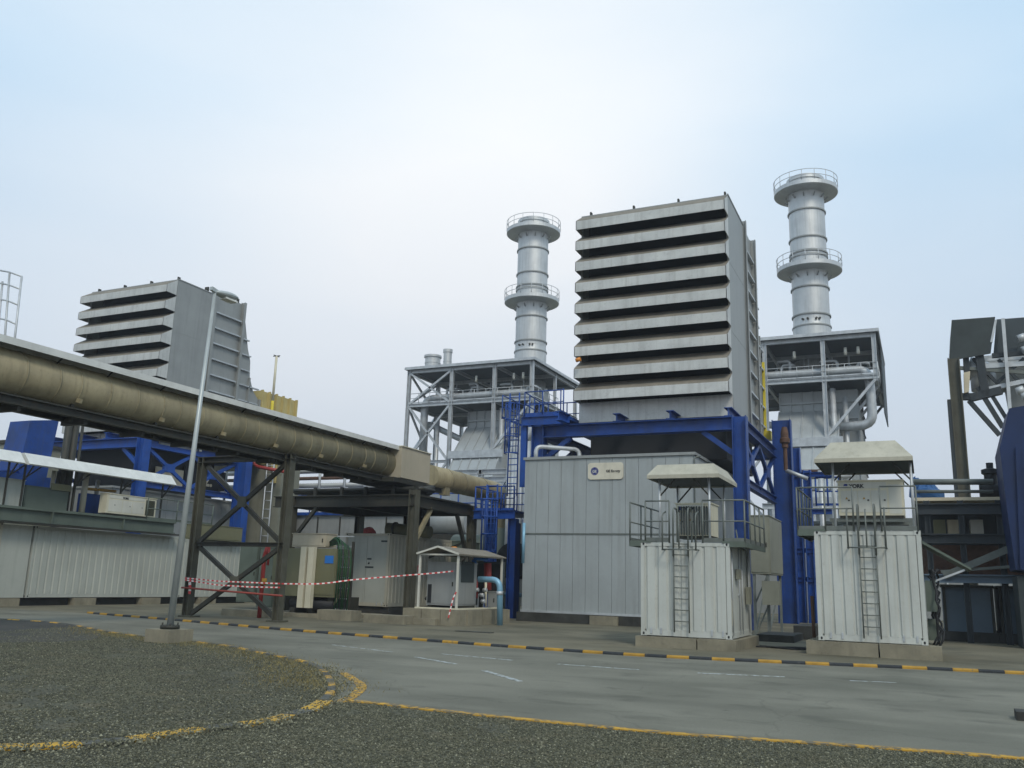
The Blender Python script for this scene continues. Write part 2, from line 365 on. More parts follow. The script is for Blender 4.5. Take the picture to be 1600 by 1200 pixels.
def smooth(pts, k=4):
    o = []; n = len(pts)
    for i in range(n-1):
        p0, p1, p2, p3 = pts[max(0, i-1)], pts[i], pts[i+1], pts[min(n-1, i+2)]
        for j in range(k):
            t = j/k; o.append(.5*((2*p1)+(p2-p0)*t+(2*p0-5*p1+4*p2-p3)*t*t+(3*p1-p0-3*p2+p3)*t**3))
    return o+[pts[-1]]
def resample(pts, step):
    o = [pts[0]]; acc = 0
    for i in range(len(pts)-1):
        a, b = pts[i], pts[i+1]; Ls = (b-a).length; d = step-acc
        while d <= Ls: o.append(a+(b-a)*(d/Ls)); d += step
        acc = Ls-(d-step)
    return o
def strip(mb, pts, w0, w1, z0, z1, seg=None, cols=None, gap=0., seed=None):
    """kerb stones along a line: offsets w0..w1 to its left, heights z0..z1"""
    for i in range(len(pts)-1):
        a, b = pts[i], pts[i+1]; d = (b-a); d.z = 0; d.normalize(); nn = Vector((-d.y, d.x, 0))
        if cols is not None: mb.cur = cols(i)
        a2, b2 = a+d*gap, b-d*gap
        ch = .03 if z1-z0 > .05 else 0
        prof = [(w0, z0), (w1, z0), (w1, z1-ch), (w1-ch*.7, z1), (w0+ch*.7, z1), (w0, z1-ch)] if ch else [(w0, z0), (w1, z0), (w1, z1), (w0, z1)]
        mb.prism([Vector((a2.x, a2.y, 0))+nn*o+Vector((0, 0, z)) for o, z in prof], b2-a2-Vector((0, 0, (b2-a2).z)))
    mb.cur = 0

g = MB(); g.poly([(-900,-300,0),(900,-300,0),(900,1500,0),(-900,1500,0)]); struct(g, 'ground', 'apron')
FK = [at(x, y, Z=.06) for x, y in ((136,956),(168,959),(256,966),(360,975),(480,985),(640,997),(787,1008),(1000,1022),(1225,1033),(1412,1041),(1600,1050))]
for p in FK: p.z = 0
FK.append(FK[-1]+(FK[-1]-FK[-2])*1.6)
FKs = smooth(FK, 8)
IS = [at(x, y, Z=.06) for x, y in ((-160,960),(0,966),(100,973),(172,986),(224,993),(304,1001),(360,1008),(420,1020),(480,1032),(508,1044),(521,1058),(526,1070),(520,1086),(496,1104),(440,1120),(416,1127),(328,1134),(280,1142),(200,1154),(68,1164),(0,1164),(-200,1168))]
for p in IS: p.z = 0
ISs = smooth(IS, 8)
RE = [at(x, y, Z=.02) for x, y in ((508,1100),(552,1096),(640,1106),(730,1116),(850,1128),(1037,1146),(1225,1159),(1412,1172),(1600,1186))]
for p in RE: p.z = 0
RE.append(RE[-1]+(RE[-1]-RE[-2])*4); REs = smooth(RE, 6)
# road sheet: between the far kerb and the near gravel
far = [Vector((-120, FK[0].y+1.5, 0))]+FKs; near = [Vector((-120, 2, 0)), Vector((-60, -8, 0)), Vector((40, -8, 0)), Vector((40, RE[-1].y, 0))]
road = MB(); road.poly([(p.x, p.y, .004) for p in far]+[(40, FKs[-1].y, .004)]+[(p.x, p.y, .004) for p in reversed(near)]); struct(road, 'road', 'road')
gi = MB(); gi.poly([(p.x, p.y, .035) for p in ISs]+[(-60, IS[-1].y-3, .035), (-60, IS[0].y, .035)]); struct(gi, 'gravel_island', 'gravel')
k0 = min(range(len(ISs)), key=lambda i: (ISs[i]-RE[0]).length)
gn = MB(); gn.poly([(p.x, p.y, .02) for p in ISs[k0:]]+[(-60, IS[-1].y-3, .02), (-60, -20, .02), (40, -20, .02)]+[(p.x, p.y, .02) for p in reversed(REs)]); struct(gn, 'gravel_ground', 'gravel')
dark_p = MB(); dark_p.poly([tuple(at(x, y, Z=.04)) for x, y in ((-60,968),(0,969),(60,971),(120,978),(152,986),(163,993),(140,1000),(90,1003),(0,1004),(-60,1003))]); struct(dark_p, 'dark_patch', 'dark_ground')  # flat dark patch laid over the island gravel
# far kerb: yellow and black blocks
kb = MB(); fk = resample(FKs, .52); strip(kb, fk, .0, .13, 0, .07, cols=lambda i: i % 2, gap=.003)
tag(kb.build('kerb', ['yellow_paint', 'kerb_black']), None, kind='structure')
kb = MB(); ik = resample(ISs, .5); ki = min(range(len(ik)), key=lambda i: (ik[i]-RE[0]).length)
frontk = ik[ki:]; ik = ik[:ki+1]
strip(kb, ik, -.14, .0, 0, .06, cols=lambda i: 0 if (i % 2 == 0 and i % 7) else 1, gap=.006)
tag(kb.build('island_kerb', ['yellow_worn', 'kerb_worn']), None, kind='structure')
kb = MB(); strip(kb, resample(frontk, .45), -.16, .05, 0, .05, cols=lambda i: 0 if i % 3 != 2 else 1, gap=.008)
tag(kb.build('island_kerb', ['yellow_kerb', 'kerb_worn']), None, kind='structure')
kb = MB(); strip(kb, resample(REs, .4), -.07, .07, 0, .036, gap=0.0); tag(kb.build('road_edge_line', ['yellow_worn']), None, kind='structure')
kb = MB(); vm = [at(x, y, Z=0) for x, y in ((536,1052),(552,1062),(565,1073),(552,1088),(528,1099))]
strip(kb, smooth(vm, 4), -.08, .08, .004, .012); tag(kb.build('turn_marking', ['yellow_worn']), None, kind='structure')
for a, b, w in (((650,1027),(712,1038),.10),((690,1022),(800,1032),.09),((755,1048),(812,1065),.12),((872,1038),(998,1047),.09),((1090,1052),(1226,1058),.11),((1328,1064),(1400,1067),.07),((520,1008),(612,1019),.07)):
    kb = MB(); strip(kb, [at(*a, Z=0), at(*b, Z=0)], -w/2, w/2, .0045, .009); tag(kb.build('road_marking', ['line_paint']), None, kind='structure')
# loose stones on both gravel areas
def inpoly(px, py, poly):
    ins = np.zeros(len(px), bool); n = len(poly)
    for i in range(n):
        a, b = poly[i], poly[(i+1) % n]
        c = ((a.y > py) != (b.y > py)); xx = (b.x-a.x)*(py-a.y)/((b.y-a.y) or 1e-9)+a.x
        ins ^= c & (px < xx)
    return ins
def stones(name, poly, n, x0, x1, y0, y1, z, smin, smax, m, power=1.):
    X = rng.uniform(x0, x1, n); Yv = y0+(y1-y0)*rng.uniform(0, 1, n)**power
    k = inpoly(X, Yv, poly)
    mk = np.sin(X*1.1+1.7*np.sin(Yv*.8))+np.sin(Yv*1.7+X*.6)+.8*np.sin(X*3.1-Yv*2.3)+.7*np.sin(X*6.3+Yv*5.1)
    k &= (mk < 1.9) | (rng.uniform(0, 1, n) < .22); X = X[k]; Yv = Yv[k]; n = len(X)
    base = np.array([(1,0,0),(-1,0,0),(0,1,0),(0,-1,0),(0,0,1),(0,0,-.6)], float)
    F_ = np.array([(0,2,4),(2,1,4),(1,3,4),(3,0,4),(2,0,5),(1,2,5),(3,1,5),(0,3,5)])
    sc = (smin+(smax-smin)*rng.uniform(0, 1, (n,1,1))**1.8)*rng.uniform(.55, 1.2, (n,6,3)); an = rng.uniform(0, 6.28, n)
    v = base[None]*sc; c, s_ = np.cos(an)[:,None], np.sin(an)[:,None]
    vx = v[:,:,0]*c-v[:,:,1]*s_+X[:,None]; vy = v[:,:,0]*s_+v[:,:,1]*c+Yv[:,None]; vz = v[:,:,2]*.75+z
    V = np.stack([vx,vy,vz],2).reshape(-1,3); FF = (F_[None]+6*np.arange(n)[:,None,None]).reshape(-1,3)
    me = bpy.data.meshes.new(name); me.vertices.add(len(V)); me.vertices.foreach_set('co', V.ravel())
    me.loops.add(FF.size); me.loops.foreach_set('vertex_index', FF.ravel().astype(np.int32))
    me.polygons.add(len(FF)); me.polygons.foreach_set('loop_start', np.arange(0, FF.size, 3, dtype=np.int32)); me.polygons.foreach_set('loop_total', np.full(len(FF), 3, np.int32))
    me.update(calc_edges=True); me.materials.append(MATS[m])
    ob = bpy.data.objects.new(name, me); COL.objects.link(ob); ob['kind'] = 'stuff'
    return ob
def stone_mat():
    m = bpy.data.materials.new('stone'); m.use_nodes = True; MATS['stone'] = m; t = m.node_tree; n = t.nodes; l = t.links; b = n['Principled BSDF']
    g_ = n.new('ShaderNodeNewGeometry'); cr = n.new('ShaderNodeValToRGB'); e = cr.color_ramp.elements
    e[0].color = (.030, .031, .016, 1); e[1].color = (.30, .29, .20, 1); e[1].position = 1
    for p_, c_ in ((.35, (.064, .063, .036)), (.7, (.118, .113, .068)), (.9, (.175, .167, .11))):
        x = e.new(p_); x.color = (*c_, 1)
    l.new(g_.outputs['Random Per Island'], cr.inputs[0]); l.new(cr.outputs[0], b.inputs['Base Color']); b.inputs['Roughness'].default_value = .85
stone_mat()
polyI = [Vector((-60, IS[0].y, 0))]+ISs+[Vector((-60, IS[-1].y-3, 0))]
polyN = [Vector(p) for p in ISs[k0:]]+[Vector((-60, IS[-1].y-3, 0)), Vector((-60, -20, 0)), Vector((40, -20, 0))]+list(reversed(REs))
def spill(name, path, n, sd_, z, m):
    idx = rng.integers(0, len(path), n); off = rng.normal(-.05, sd_, (n, 2)); P0 = np.array([(path[i].x, path[i].y) for i in idx])+off+rng.uniform(-.1, .1, (n, 2))
    V = []; F_ = []
    for (x, y) in P0:
        r = rng.uniform(.008, .022); k = len(V); a = rng.uniform(0, 6.28)
        V += [(x+r*math.cos(a+j*1.571)*rng.uniform(.7, 1.2), y+r*math.sin(a+j*1.571)*rng.uniform(.7, 1.2), z) for j in range(4)]+[(x, y, z+r)]
        F_ += [(k, k+1, k+4), (k+1, k+2, k+4), (k+2, k+3, k+4), (k+3, k, k+4)]
    return MB().mesh(V, F_).build(name, m)
front = ISs[k0-30:-8]
o = spill('spilled_stones', front, 3200, .15, .045, 'stone'); tag(o, 'stones spilled over the half buried curved kerb', 'gravel', kind='stuff')
G_ = MB(); north = [p for p in ISs if p.y > 11.5 and p.x > -22]
for _ in range(5200):
    p = north[rng.integers(0, len(north))]; x, y = p.x+rng.normal(-.25, .5), p.y-abs(rng.normal(.15, .45)); a = rng.uniform(0, 6.28); h = rng.uniform(.02, .07); w = .006
    G_.poly([(x-w*math.cos(a), y-w*math.sin(a), .036), (x+w*math.cos(a), y+w*math.sin(a), .036), (x+h*.7*math.sin(a), y+h*.7*math.cos(a), .036+h)])
tag(G_.build('dry_grass', 'dry_grass'), 'short dry grass along the kerb by the lamp post', 'grass', kind='stuff')
polyA = [at(x, y, Z=.04) for x, y in ((-60,966),(0,966),(100,973),(152,984),(166,993),(140,1002),(90,1005),(-60,1006))]
o = stones('gravel_stones', polyN, 190000, -9, 2.2, 4.6, 11.6, .022, .005, .018, 'stone'); tag(o, 'loose grey stones on the near gravel strip', 'gravel')
o = stones('island_stones', polyI, 210000, -22, -6.5, 6, 20, .038, .005, .020, 'stone', 1.3); tag(o, 'loose grey stones inside the curved kerb', 'gravel')

# ---------------- air intake houses ----------------
def intake(x0, x1, y, ztop, label, dlab, glab, ndark=9, zbot=9.18, group='louvred air intake houses', yb=43.4):
    t = thing('air_intake_house', label, 'air intake', ((x0+x1)/2, y, zbot), group)
    D = yb-y; p = 1.078
    b = MB(); b.box(x0, x0+.1, y+.02, yb, zbot, ztop); b.build('side_wall', 'panel_grey', t)
    b = MB(); b.box(x1-.1, x1, y+.02, yb, zbot, ztop)
    for zz in (ztop-3.3, ztop-6.6): b.box(x1, x1+.006, y+.1, yb-.1, zz, zz+.02)
    b.build('side_wall', 'panel_grey', t)
    b = MB(); b.box(x0+.1, x1-.1, yb-.1, yb, zbot, ztop); b.build('rear_wall', 'panel_grey', t)
    b = MB(); b.box(x0, x1, y, yb, ztop, ztop+.06); b.bar((x1, y, ztop+.08), (x1, yb, ztop+.08), .06); b.build('roof', 'panel_grey', t)
    b = MB(); b.box(x0+.1, x1-.1, y+.9, y+1.0, zbot, ztop); b.build('filter_wall', 'filter_dark', t)
    b = MB(); zl = ztop-(ndark-1)*p-.8
    b.box(x0, x1, y, y+.1, zbot, zl-.15)
    for k in range(1, 3): b.box(x0+(x1-x0)*k/3-.03, x0+(x1-x0)*k/3+.03, y-.03, y, zbot, zl-.15)
    b.build('base_panel', 'louver_metal', t)
    for i in range(ndark):
        z = ztop-i*p; c = 0.; P1, P2, P3 = (.74, -.46), (.80, -.52), (.80, -.97)
        b = MB(); xs = (x0, x1)
        def pt(x, o, dz, inset): return (x, y-o, z+dz) if not inset else (x, y-o, z+dz)
        wl, wr = x0+.0, x1-.0; nl, nr = x0+c*.75, x1-c*.75
        prof = [((wl, wr), 0, 0), ((wl+(nl-wl)*.82, wr-(wr-nr)*.82), *P1), ((nl, nr), *P2), ((nl, nr), *P3)]
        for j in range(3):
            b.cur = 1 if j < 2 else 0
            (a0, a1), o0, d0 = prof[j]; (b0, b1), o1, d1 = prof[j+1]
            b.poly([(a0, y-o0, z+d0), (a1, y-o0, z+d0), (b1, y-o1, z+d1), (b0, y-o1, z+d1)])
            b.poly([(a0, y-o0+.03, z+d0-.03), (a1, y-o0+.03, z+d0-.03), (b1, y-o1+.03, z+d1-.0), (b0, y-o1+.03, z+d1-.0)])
        b.cur = 0
        b.poly([(nl, y-.8, z-.97), (nr, y-.8, z-.97), (nr, y-.72, z-.915), (nl, y-.72, z-.915)])
        for w_, n_ in ((wl, nl), (wr, nr)):
            e_ = .03 if w_ == wl else -.03
            b.prism([(w_, y, z), (w_, y-.74, z-.46), (w_, y-.8, z-.52), (w_, y-.8, z-.97), (w_, y, z-.98)], (e_, 0, 0))
        # seams and rivets
        for k in (1, 2):
            xx = x0+(x1-x0)*k/3; b.box(xx-.02, xx+.02, y-.81, y-.8, z-.925, z-.53)
        nr_ = int((nr-nl)/.3)
        for k in range(nr_): b.box(nl+.1+k*.3, nl+.125+k*.3, y-.812, y-.8, z-.90, z-.875)
        b.build('louver_hood', ['louver_metal', 'louver_dust'], t)
    # ribbed duct behind
    y2 = yb+3.0; zt2 = ztop+.25
    b = MB(); b.box(x0+.25, x1-.12, yb, y2, zbot, zt2); b.build('silencer_duct', 'panel_grey', t)
    for yy in (yb+.12, y2-.1):
        for xx_ in (x1-.02, x0+.15): MB().ibeam((xx_, yy, zbot), (xx_, yy, zt2+.1), .3, .22, .03, (1, 0, 0)).build('duct_flange', 'panel_grey', t)
    for i in range(9):
        zz = zt2-1.35-i*1.06; MB().box(x1-.12, x1+.06, yb+.24, y2-.22, zz, zz+.09).build('stiffener_rib', 'galvanised', t)
    pf = [(y2, zt2-.1), (y2+.8, ztop-2.7), (y2+1.15, ztop-3.5), (y2+1.25, ztop-4.6), (y2+1.7, ztop-5.5), (y2+2.4, ztop-6.1), (y2+2.4, zbot), (y2, zbot)]
    b = MB(); b.prism([(x0+.4, a, c) for a, c in pf], (x1-x0-.52, 0, 0)); b.build('transition_duct', 'panel_grey', t)
    for i in range(8):
        zz = ztop-2.2-i*1.06
        ye = y2+.8 if zz > ztop-3 else y2+1.1 if zz > ztop-5 else y2+2.2
        MB().box(x1-.12, x1+.03, y2+.08, ye-.05, zz, zz+.08).build('stiffener_rib', 'galvanised', t)
    MB().box(x1-.12, x1+.03, y2+1.1, y2+1.2, zbot, ztop-4.7).build('duct_flange', 'panel_grey', t); MB().box(x1-.12, x1+.03, y2+2.3, y2+2.42, zbot, ztop-6.0).build('duct_flange', 'panel_grey', t)
    for k in range(4):
        xx = x0+.45+(x1-x0-.6)*k/3; MB().box(xx-.04, xx+.04, y+.1, y+.3, ztop+.06, ztop+.28).build('lifting_lug', 'dark_steel', t)
    b = MB(); b.box(x1-.4, x1-.3, y2-.5, y2-.3, zt2, zt2+.35); b.box(x1-.4, x1-.1, yb-.5, yb-.4, zt2-.2, zt2+.2); b.build('lifting_lug', 'dark_steel', t)
    # exhaust duct, a thing of its own beyond the intake
    y3 = y2+2.5
    if dlab is None: return t
    d = thing('plenum_duct', dlab, 'duct', ((x0+x1)/2, y3, zbot), 'painted ducts behind the intake houses')
    b = MB(); b.box(x0+.6, x1-.1, y3, y3+3.9, zbot, ztop-5.3); b.build('casing', 'duct_yellow', d)
    for k in range(6): MB().box(x1-.1, x1+.1, y3+k*.76, y3+.1+k*.76, zbot, ztop-5.25).build('stiffener_rib', 'duct_yellow', d)
    MB().box(x1-.1, x1-.04, y3+.1, y3+3.8, ztop-6.9, ztop-6.8).build('stiffener_rib', 'duct_yellow', d)
    if glab is None: return t
    v = thing('vent_pipe', glab, 'pipe', (x1+.25, y3+.9, zbot), 'tall yellow vent pipes')
    MB().tube([(x1+.25, y3+.9, zbot), (x1+.25, y3+.9, ztop-5.9)], .11, 10).build('pipe', 'bright_yellow', v)
    MB().tube([(x1+.25, y3+.9, ztop-5.9), (x1+.25, y3+.9, ztop-2.6)], .09, 10).build('pipe', 'cream_paint', v)
    b = MB(); b.bar((x1-.05, y3+.9, ztop-2.6), (x1+.55, y3+.9, ztop-2.6), .05); b.bar((x1+.25, y3+.6, ztop-2.6), (x1+.25, y3+1.2, ztop-2.6), .05); b.build('cap', 'dark_steel', v)
    return t
intake(-14.68, -7.36, 39.4, 19.72, 'tall grey intake house with nine louvre hoods between the two chimneys', None, None)
intake(-49.3, -41.7, 39.4, 19.6, 'louvred grey intake house rising behind the long beige pipe at left', 'yellow ribbed duct behind the left intake house above the beige pipe', 'thin yellow and white vent pipe standing against the sky behind the left intake house', yb=42.6)

t = thing('cable_riser', 'thin yellow risers behind the right edge of the central intake house', 'risers', (ax(1190, 650, 48.5), 48.5, 9.5))
for px_ in (1184, 1189.5, 1195): x = ax(px_, 640, 48.5); MB().bar((x, 48.5, 9.6), (x, 48.5, az(px_, 566, 48.5)), .13).build('riser', 'bright_yellow', t)
MB().box(ax(1182, 645, 48.5), ax(1204, 645, 48.5), 48.3, 49, 9.5, 9.95).build('base', 'bright_yellow', t)
# ---------------- blue frames under the intakes ----------------
def frame(xl, xr, dz, label, yr=47.6, bm='blue_dark'):
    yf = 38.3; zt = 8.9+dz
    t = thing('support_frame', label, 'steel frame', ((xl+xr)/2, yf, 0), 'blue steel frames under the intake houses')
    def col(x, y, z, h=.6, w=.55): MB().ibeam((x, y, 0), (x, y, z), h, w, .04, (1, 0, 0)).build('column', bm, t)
    for x in (xl, xr): col(x, yf, zt); 
    for x in (xl, xr+.45): col(x, yr+.3, zt+1.5, .95, .6)
    for x in (xl, xr+.5): col(x, yr+5, zt-.5)
    b = MB(); b.ibeam((xl+.3, yf-.02, zt-.3), (xr-.3, yf-.02, zt-.3), .58, .5, .04); b.build('beam', bm, t)
    for x in (xl, xr):
        MB().ibeam((x, yf+.3, zt-.3), (x, yr, zt-.3), .5, .42, .04).build('beam', bm, t)
        MB().ibeam((x, yf+.28, zt-2.75), (x, yr, zt-2.75), .34, .3, .03).build('beam', bm, t)
        ys = [yf+.3, (yf+yr)/2, yr]
        for a, c in zip(ys[:-1], ys[1:]):
            for z0, z1 in ((zt-2.6, zt-.55), (zt-.55, zt-2.6)):
                MB().bar((x, a, z0), (x, c, z1), .16, .2).build('brace', bm, t)
            m_ = (a+c)/2; MB().box(x-.1, x+.1, m_-.42, m_+.42, zt-1.83, zt-1.33).build('gusset_plate', bm, t)
        MB().ibeam((x, yf+.28, 3.2), (x, yr, 3.2), .3, .3, .03).build('beam', bm, t)
    MB().ibeam((xl, yr+.3, zt-.3), (xr, yr+.3, zt-.3), .55, .45, .04).build('beam', bm, t)
    for x, s_ in ((xl, 1), (xr, -1)):
        MB().bar((x+s_*.3, yf, zt-1.6), (x+s_*1.6, yf, zt-.6), .2, .22).build('brace', bm, t)
        MB().bar((x+s_*.3, yr+.3, zt-2.6), (x+s_*3.2, yr+.3, zt-.6), .2, .22).build('brace', bm, t)
    for f_ in (.02, .36, .66, .97):
        x = xl+.9+(xr-xl-1.1)*f_; MB().ibeam((x, yf-.25, zt+.2), (x, yr-.4, zt+.2), .38, .35, .03).build('floor_beam', bm, t)
    b = MB(); b.box(xl+2.0, xr-.9, yf+1.6, yr-1, zt-(1.6 if bm == 'blue_dark' else 3.2), zt); b.build('plenum_box', 'black_paint', t)
    return t
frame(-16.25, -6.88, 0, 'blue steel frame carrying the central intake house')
frame(-51.0, -41.75, .5, 'blue steel frame carrying the left intake house', 46.2, 'blue_paint')
# frame(s) carry a stair deck on the left of the central intake
d = thing('service_deck', 'blue deck with handrails left of the central intake house', 'platform', (-17, 39, 9.2))
MB().box(-16.9, -14.9, 38.0, 41, 9.25, 9.42).build('deck', 'blue_paint', d)
b = MB(); b.ibeam((-17, 37.95, 9.1), (-14.6, 37.95, 9.1), .42, .2, .03); b.ibeam((-14.75, 38, 9.1), (-14.75, 36.9, 9.1), .42, .3, .03); b.build('edge_beam', 'blue_paint', d)
railing(d, [(-17.2, 41, 9.4), (-16.95, 38.05, 9.4), (-15.1, 38.05, 9.4), (-14.9, 37.9, 9.4)], 'blue_paint', 1.15, .75, .03)
railing(d, [(-18.3, 38.4, 9.4), (-18.3, 41, 9.4), (-16.95, 41, 9.4), (-14.9, 41, 9.4)], 'blue_paint', 1.15, .9, .03)
ladder(d, (-17.6, 38.3, 5.6), (-17.6, 38.3, 10.6), (1,0,0), .5, 'blue_paint', .03, .3, True)
for x in (-16.95,):
    MB().bar((x, 38.1, 6), (x, 38.1, 9.3), .28, .2).build('post', 'blue_paint', d)
d = thing('service_deck', 'low blue deck and cage ladder beside the grey enclosure', 'platform', (-18, 39, 0))
x0, x1 = ax(755, 800, 39.5), ax(818, 800, 39.5); zd = az(790, 800, 39.5)
MB().box(x0, x1, 38.6, 42, zd-.1, zd).build('deck', 'blue_paint', d)
MB().ibeam((x0, 38.5, zd-.2), (x1, 38.5, zd-.2), .42, .25, .03).build('edge_beam', 'blue_paint', d)
railing(d, [(x0, 41.8, zd), (x0, 38.6, zd), (x1-.1, 38.6, zd)], 'blue_paint', 1.15, .7, .035)
railing(d, [(x0, 41.9, zd), (x1, 41.9, zd)], 'blue_paint', 1.15, .7, .035)
for xx in (x0+.9, x1-.15): MB().ibeam((xx, 38.7, 0), (xx, 38.7, zd-.4), .4, .4, .03, (1,0,0)).build('column', 'blue_paint', d)
for xx in (x0+.9, x1-.15): MB().ibeam((xx, 41.6, 0), (xx, 41.6, zd-.4), .3, .3, .03, (1,0,0)).build('column', 'blue_paint', d)
MB().bar((x0+.9, 38.8, 1.0), (x1-.2, 38.8, 2.4), .1).build('brace', 'dark_steel', d)
MB().bar((x0+.9, 38.8, 2.4), (x1-.2, 38.8, 1.0), .1).build('brace', 'dark_steel', d)
xl_ = ax(768, 800, 38.2); ladder(d, (xl_, 38.2, 1.0), (xl_, 38.2, zd+1.2), (1,0,0), .55, 'blue_paint', .035, .3, True)

# ---------------- turbine enclosures ----------------
def enclosure(x0, x1, y0, y1, z0, z1, label, m='enclosure_grey'):
    t = thing('turbine_enclosure', label, 'enclosure', ((x0+x1)/2, y0, 0), 'grey panelled turbine enclosures')
    b = MB(); b.box(x0+.01, x1-.01, y0+.01, y1-.01, z0, z1-.02); b.build('frame', 'dark_box', t)
    zm = z0+(z1-z0)*.497
    def wall(fn, Ln):
        n = round(Ln/.585); b = MB(); rg = random.Random(3)
        for i in range(n):
            w_ = .004 if i % 2 else .009; a, c = Ln*i/n+w_, Ln*(i+1)/n-w_
            fn(b, a, c, z0+.06, zm-.035); fn(b, a, c, zm+.035, z1-.1)
        return b
    wall(lambda b, a, c, p, q: b.box(x0+a, x0+c, y0-.03, y0+.012, p, q), x1-x0).build('front_wall', m, t)
    wall(lambda b, a, c, p, q: b.box(x1-.012, x1+.03, y0+a, y0+c, p, q), y1-y0).build('side_wall', m, t)
    b = MB(); b.box(x0-.03, x1+.04, y0-.055, y0+.02, zm-.03, zm+.03); b.box(x1-.02, x1+.055, y0+.02, y1, zm-.03, zm+.03); b.build('joint_strip', 'rail_grey', t)
    b = MB(); b.box(x0-.06, x1+.1, y0-.1, y1+.05, z1-.09, z1+.03); b.build('roof', 'panel_grey', t)
    b = MB(); b.box(x0-.04, x1+.05, y0-.07, y0+.02, z0-.03, z0+.06); b.build('base_frame', 'galvanised', t)
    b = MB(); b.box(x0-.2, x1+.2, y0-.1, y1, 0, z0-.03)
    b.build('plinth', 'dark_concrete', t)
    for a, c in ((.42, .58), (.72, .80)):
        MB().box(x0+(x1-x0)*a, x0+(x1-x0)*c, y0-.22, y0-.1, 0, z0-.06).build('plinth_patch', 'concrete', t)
    return t
e1 = enclosure(-16.15, -8.5, 36.5, 47.2, .42, 7.12, 'large grey panelled enclosure behind the small white containers, cream sign on it')
enclosure(-50.6, -42.6, 37.2, 47.4, .5, 6.4, 'dark grey panelled enclosure behind the long white container at left', 'panel_grey')
MB().tube(fillet([(-15.9, 37.1, 7.1), (-15.9, 37.1, 7.75), (-14.3, 38.5, 7.75), (-14.3, 38.5, 7.1)], .3), .10, 10).build('vent_elbow', 'galvanised', e1)
# sign
sx0, sx1 = ax(919, 736, 36.45), ax(974, 736, 36.45); sz0, sz1 = az(946, 749, 36.45), az(946, 723, 36.45)
s = thing('sign', 'cream sign with round blue logo and GE Energy lettering', 'sign', ((sx0+sx1)/2, 36.42, sz0))
s['label'] = 'cream sign with round blue logo on the grey enclosure'
def rrect(x0, x1, z0, z1, r, y):
    o = []
    for cx, cz, a0 in ((x1-r, z0+r, -90), (x1-r, z1-r, 0), (x0+r, z1-r, 90), (x0+r, z0+r, 180)):
        for k in range(5): a = R(a0+k*22.5); o.append((cx+r*math.cos(a), y, cz+r*math.sin(a)))
    return o
MB().prism(rrect(sx0, sx1, sz0, sz1, .12, 36.465), (0, -.05, 0)).build('board', 'sign_board', s)
cx, cz, rr = sx0+(sx1-sx0)*.195, (sz0+sz1)/2, .175
def disc(x, z, r, y, th, nn=28): return MB().prism([(x+r*math.cos(6.2832*k/nn), y, z+r*math.sin(6.2832*k/nn)) for k in range(nn)], (0, -th, 0))
disc(cx, cz, rr, 36.415, .006).build('logo_disc', 'logo_blue', s)
b = MB(); b.tube([(cx+(rr-.025)*math.cos(6.2832*k/28), 36.408, cz+(rr-.025)*math.sin(6.2832*k/28)) for k in range(29)], .003, 5)
for k in range(4):
    a = R(45+90*k); b.tube([(cx+(rr-.03)*math.cos(a+u*.5)*(1-.3*abs(u)), 36.408, cz+(rr-.03)*math.sin(a+u*.5)*(1-.3*abs(u))) for u in (-1, -.5, 0, .5, 1)], .003, 5)
b.build('logo_ring', 'sign_cream', s)
text_mesh(s, 'logo_letters', 'GE', .16, (cx-.005, 36.407, cz-.06), FRONT, 'white_paint', 'CENTER', bold=.004)
text_mesh(s, 'lettering', 'GE Energy', .15, (sx0+(sx1-sx0)*.52, 36.412, cz-.06), FRONT, 'black_paint', bold=.005)
# numbered panel on the left enclosure
p_ = at(305, 757, X=-42.4); q_ = at(332, 735, X=-42.4)
s = thing('number_board', 'black board with pale figure 2 above the dark grey enclosure at left', 'sign', (-42.4, p_.y, p_.z))
ya, yb_ = at(288, 750, X=-42.4).y, at(352, 750, X=-42.4).y
MB().box(-42.5, -42.4, ya, yb_, p_.z-.25, p_.z+1.1).build('board', 'black_paint', s)
text_mesh(s, 'numeral', '2.', 1.15, (-42.39, at(318, 750, X=-42.4).y, p_.z+.02), RSIDE, 'cream_paint', bold=.03)
b = MB(); ya2 = at(243, 750, X=-42.4).y
MB().box(-42.52, -42.42, ya2, ya-.1, p_.z-.25, p_.z+.75).build('panel', 'sign_cream', s)
fl = thing('floodlight', 'small bright floodlight under the figure 2 at left', 'lamp', tuple(at(344, 771, X=-42.2)))
p = at(344, 771, X=-42.2); MB().tube([p, p+Vector((.28, -.05, -.05))], .12, 12, True, .2).build('housing', 'galvanised', fl); MB().bar(p, p+Vector((-.2, 0, .3)), .05).build('bracket', 'dark_steel', fl)

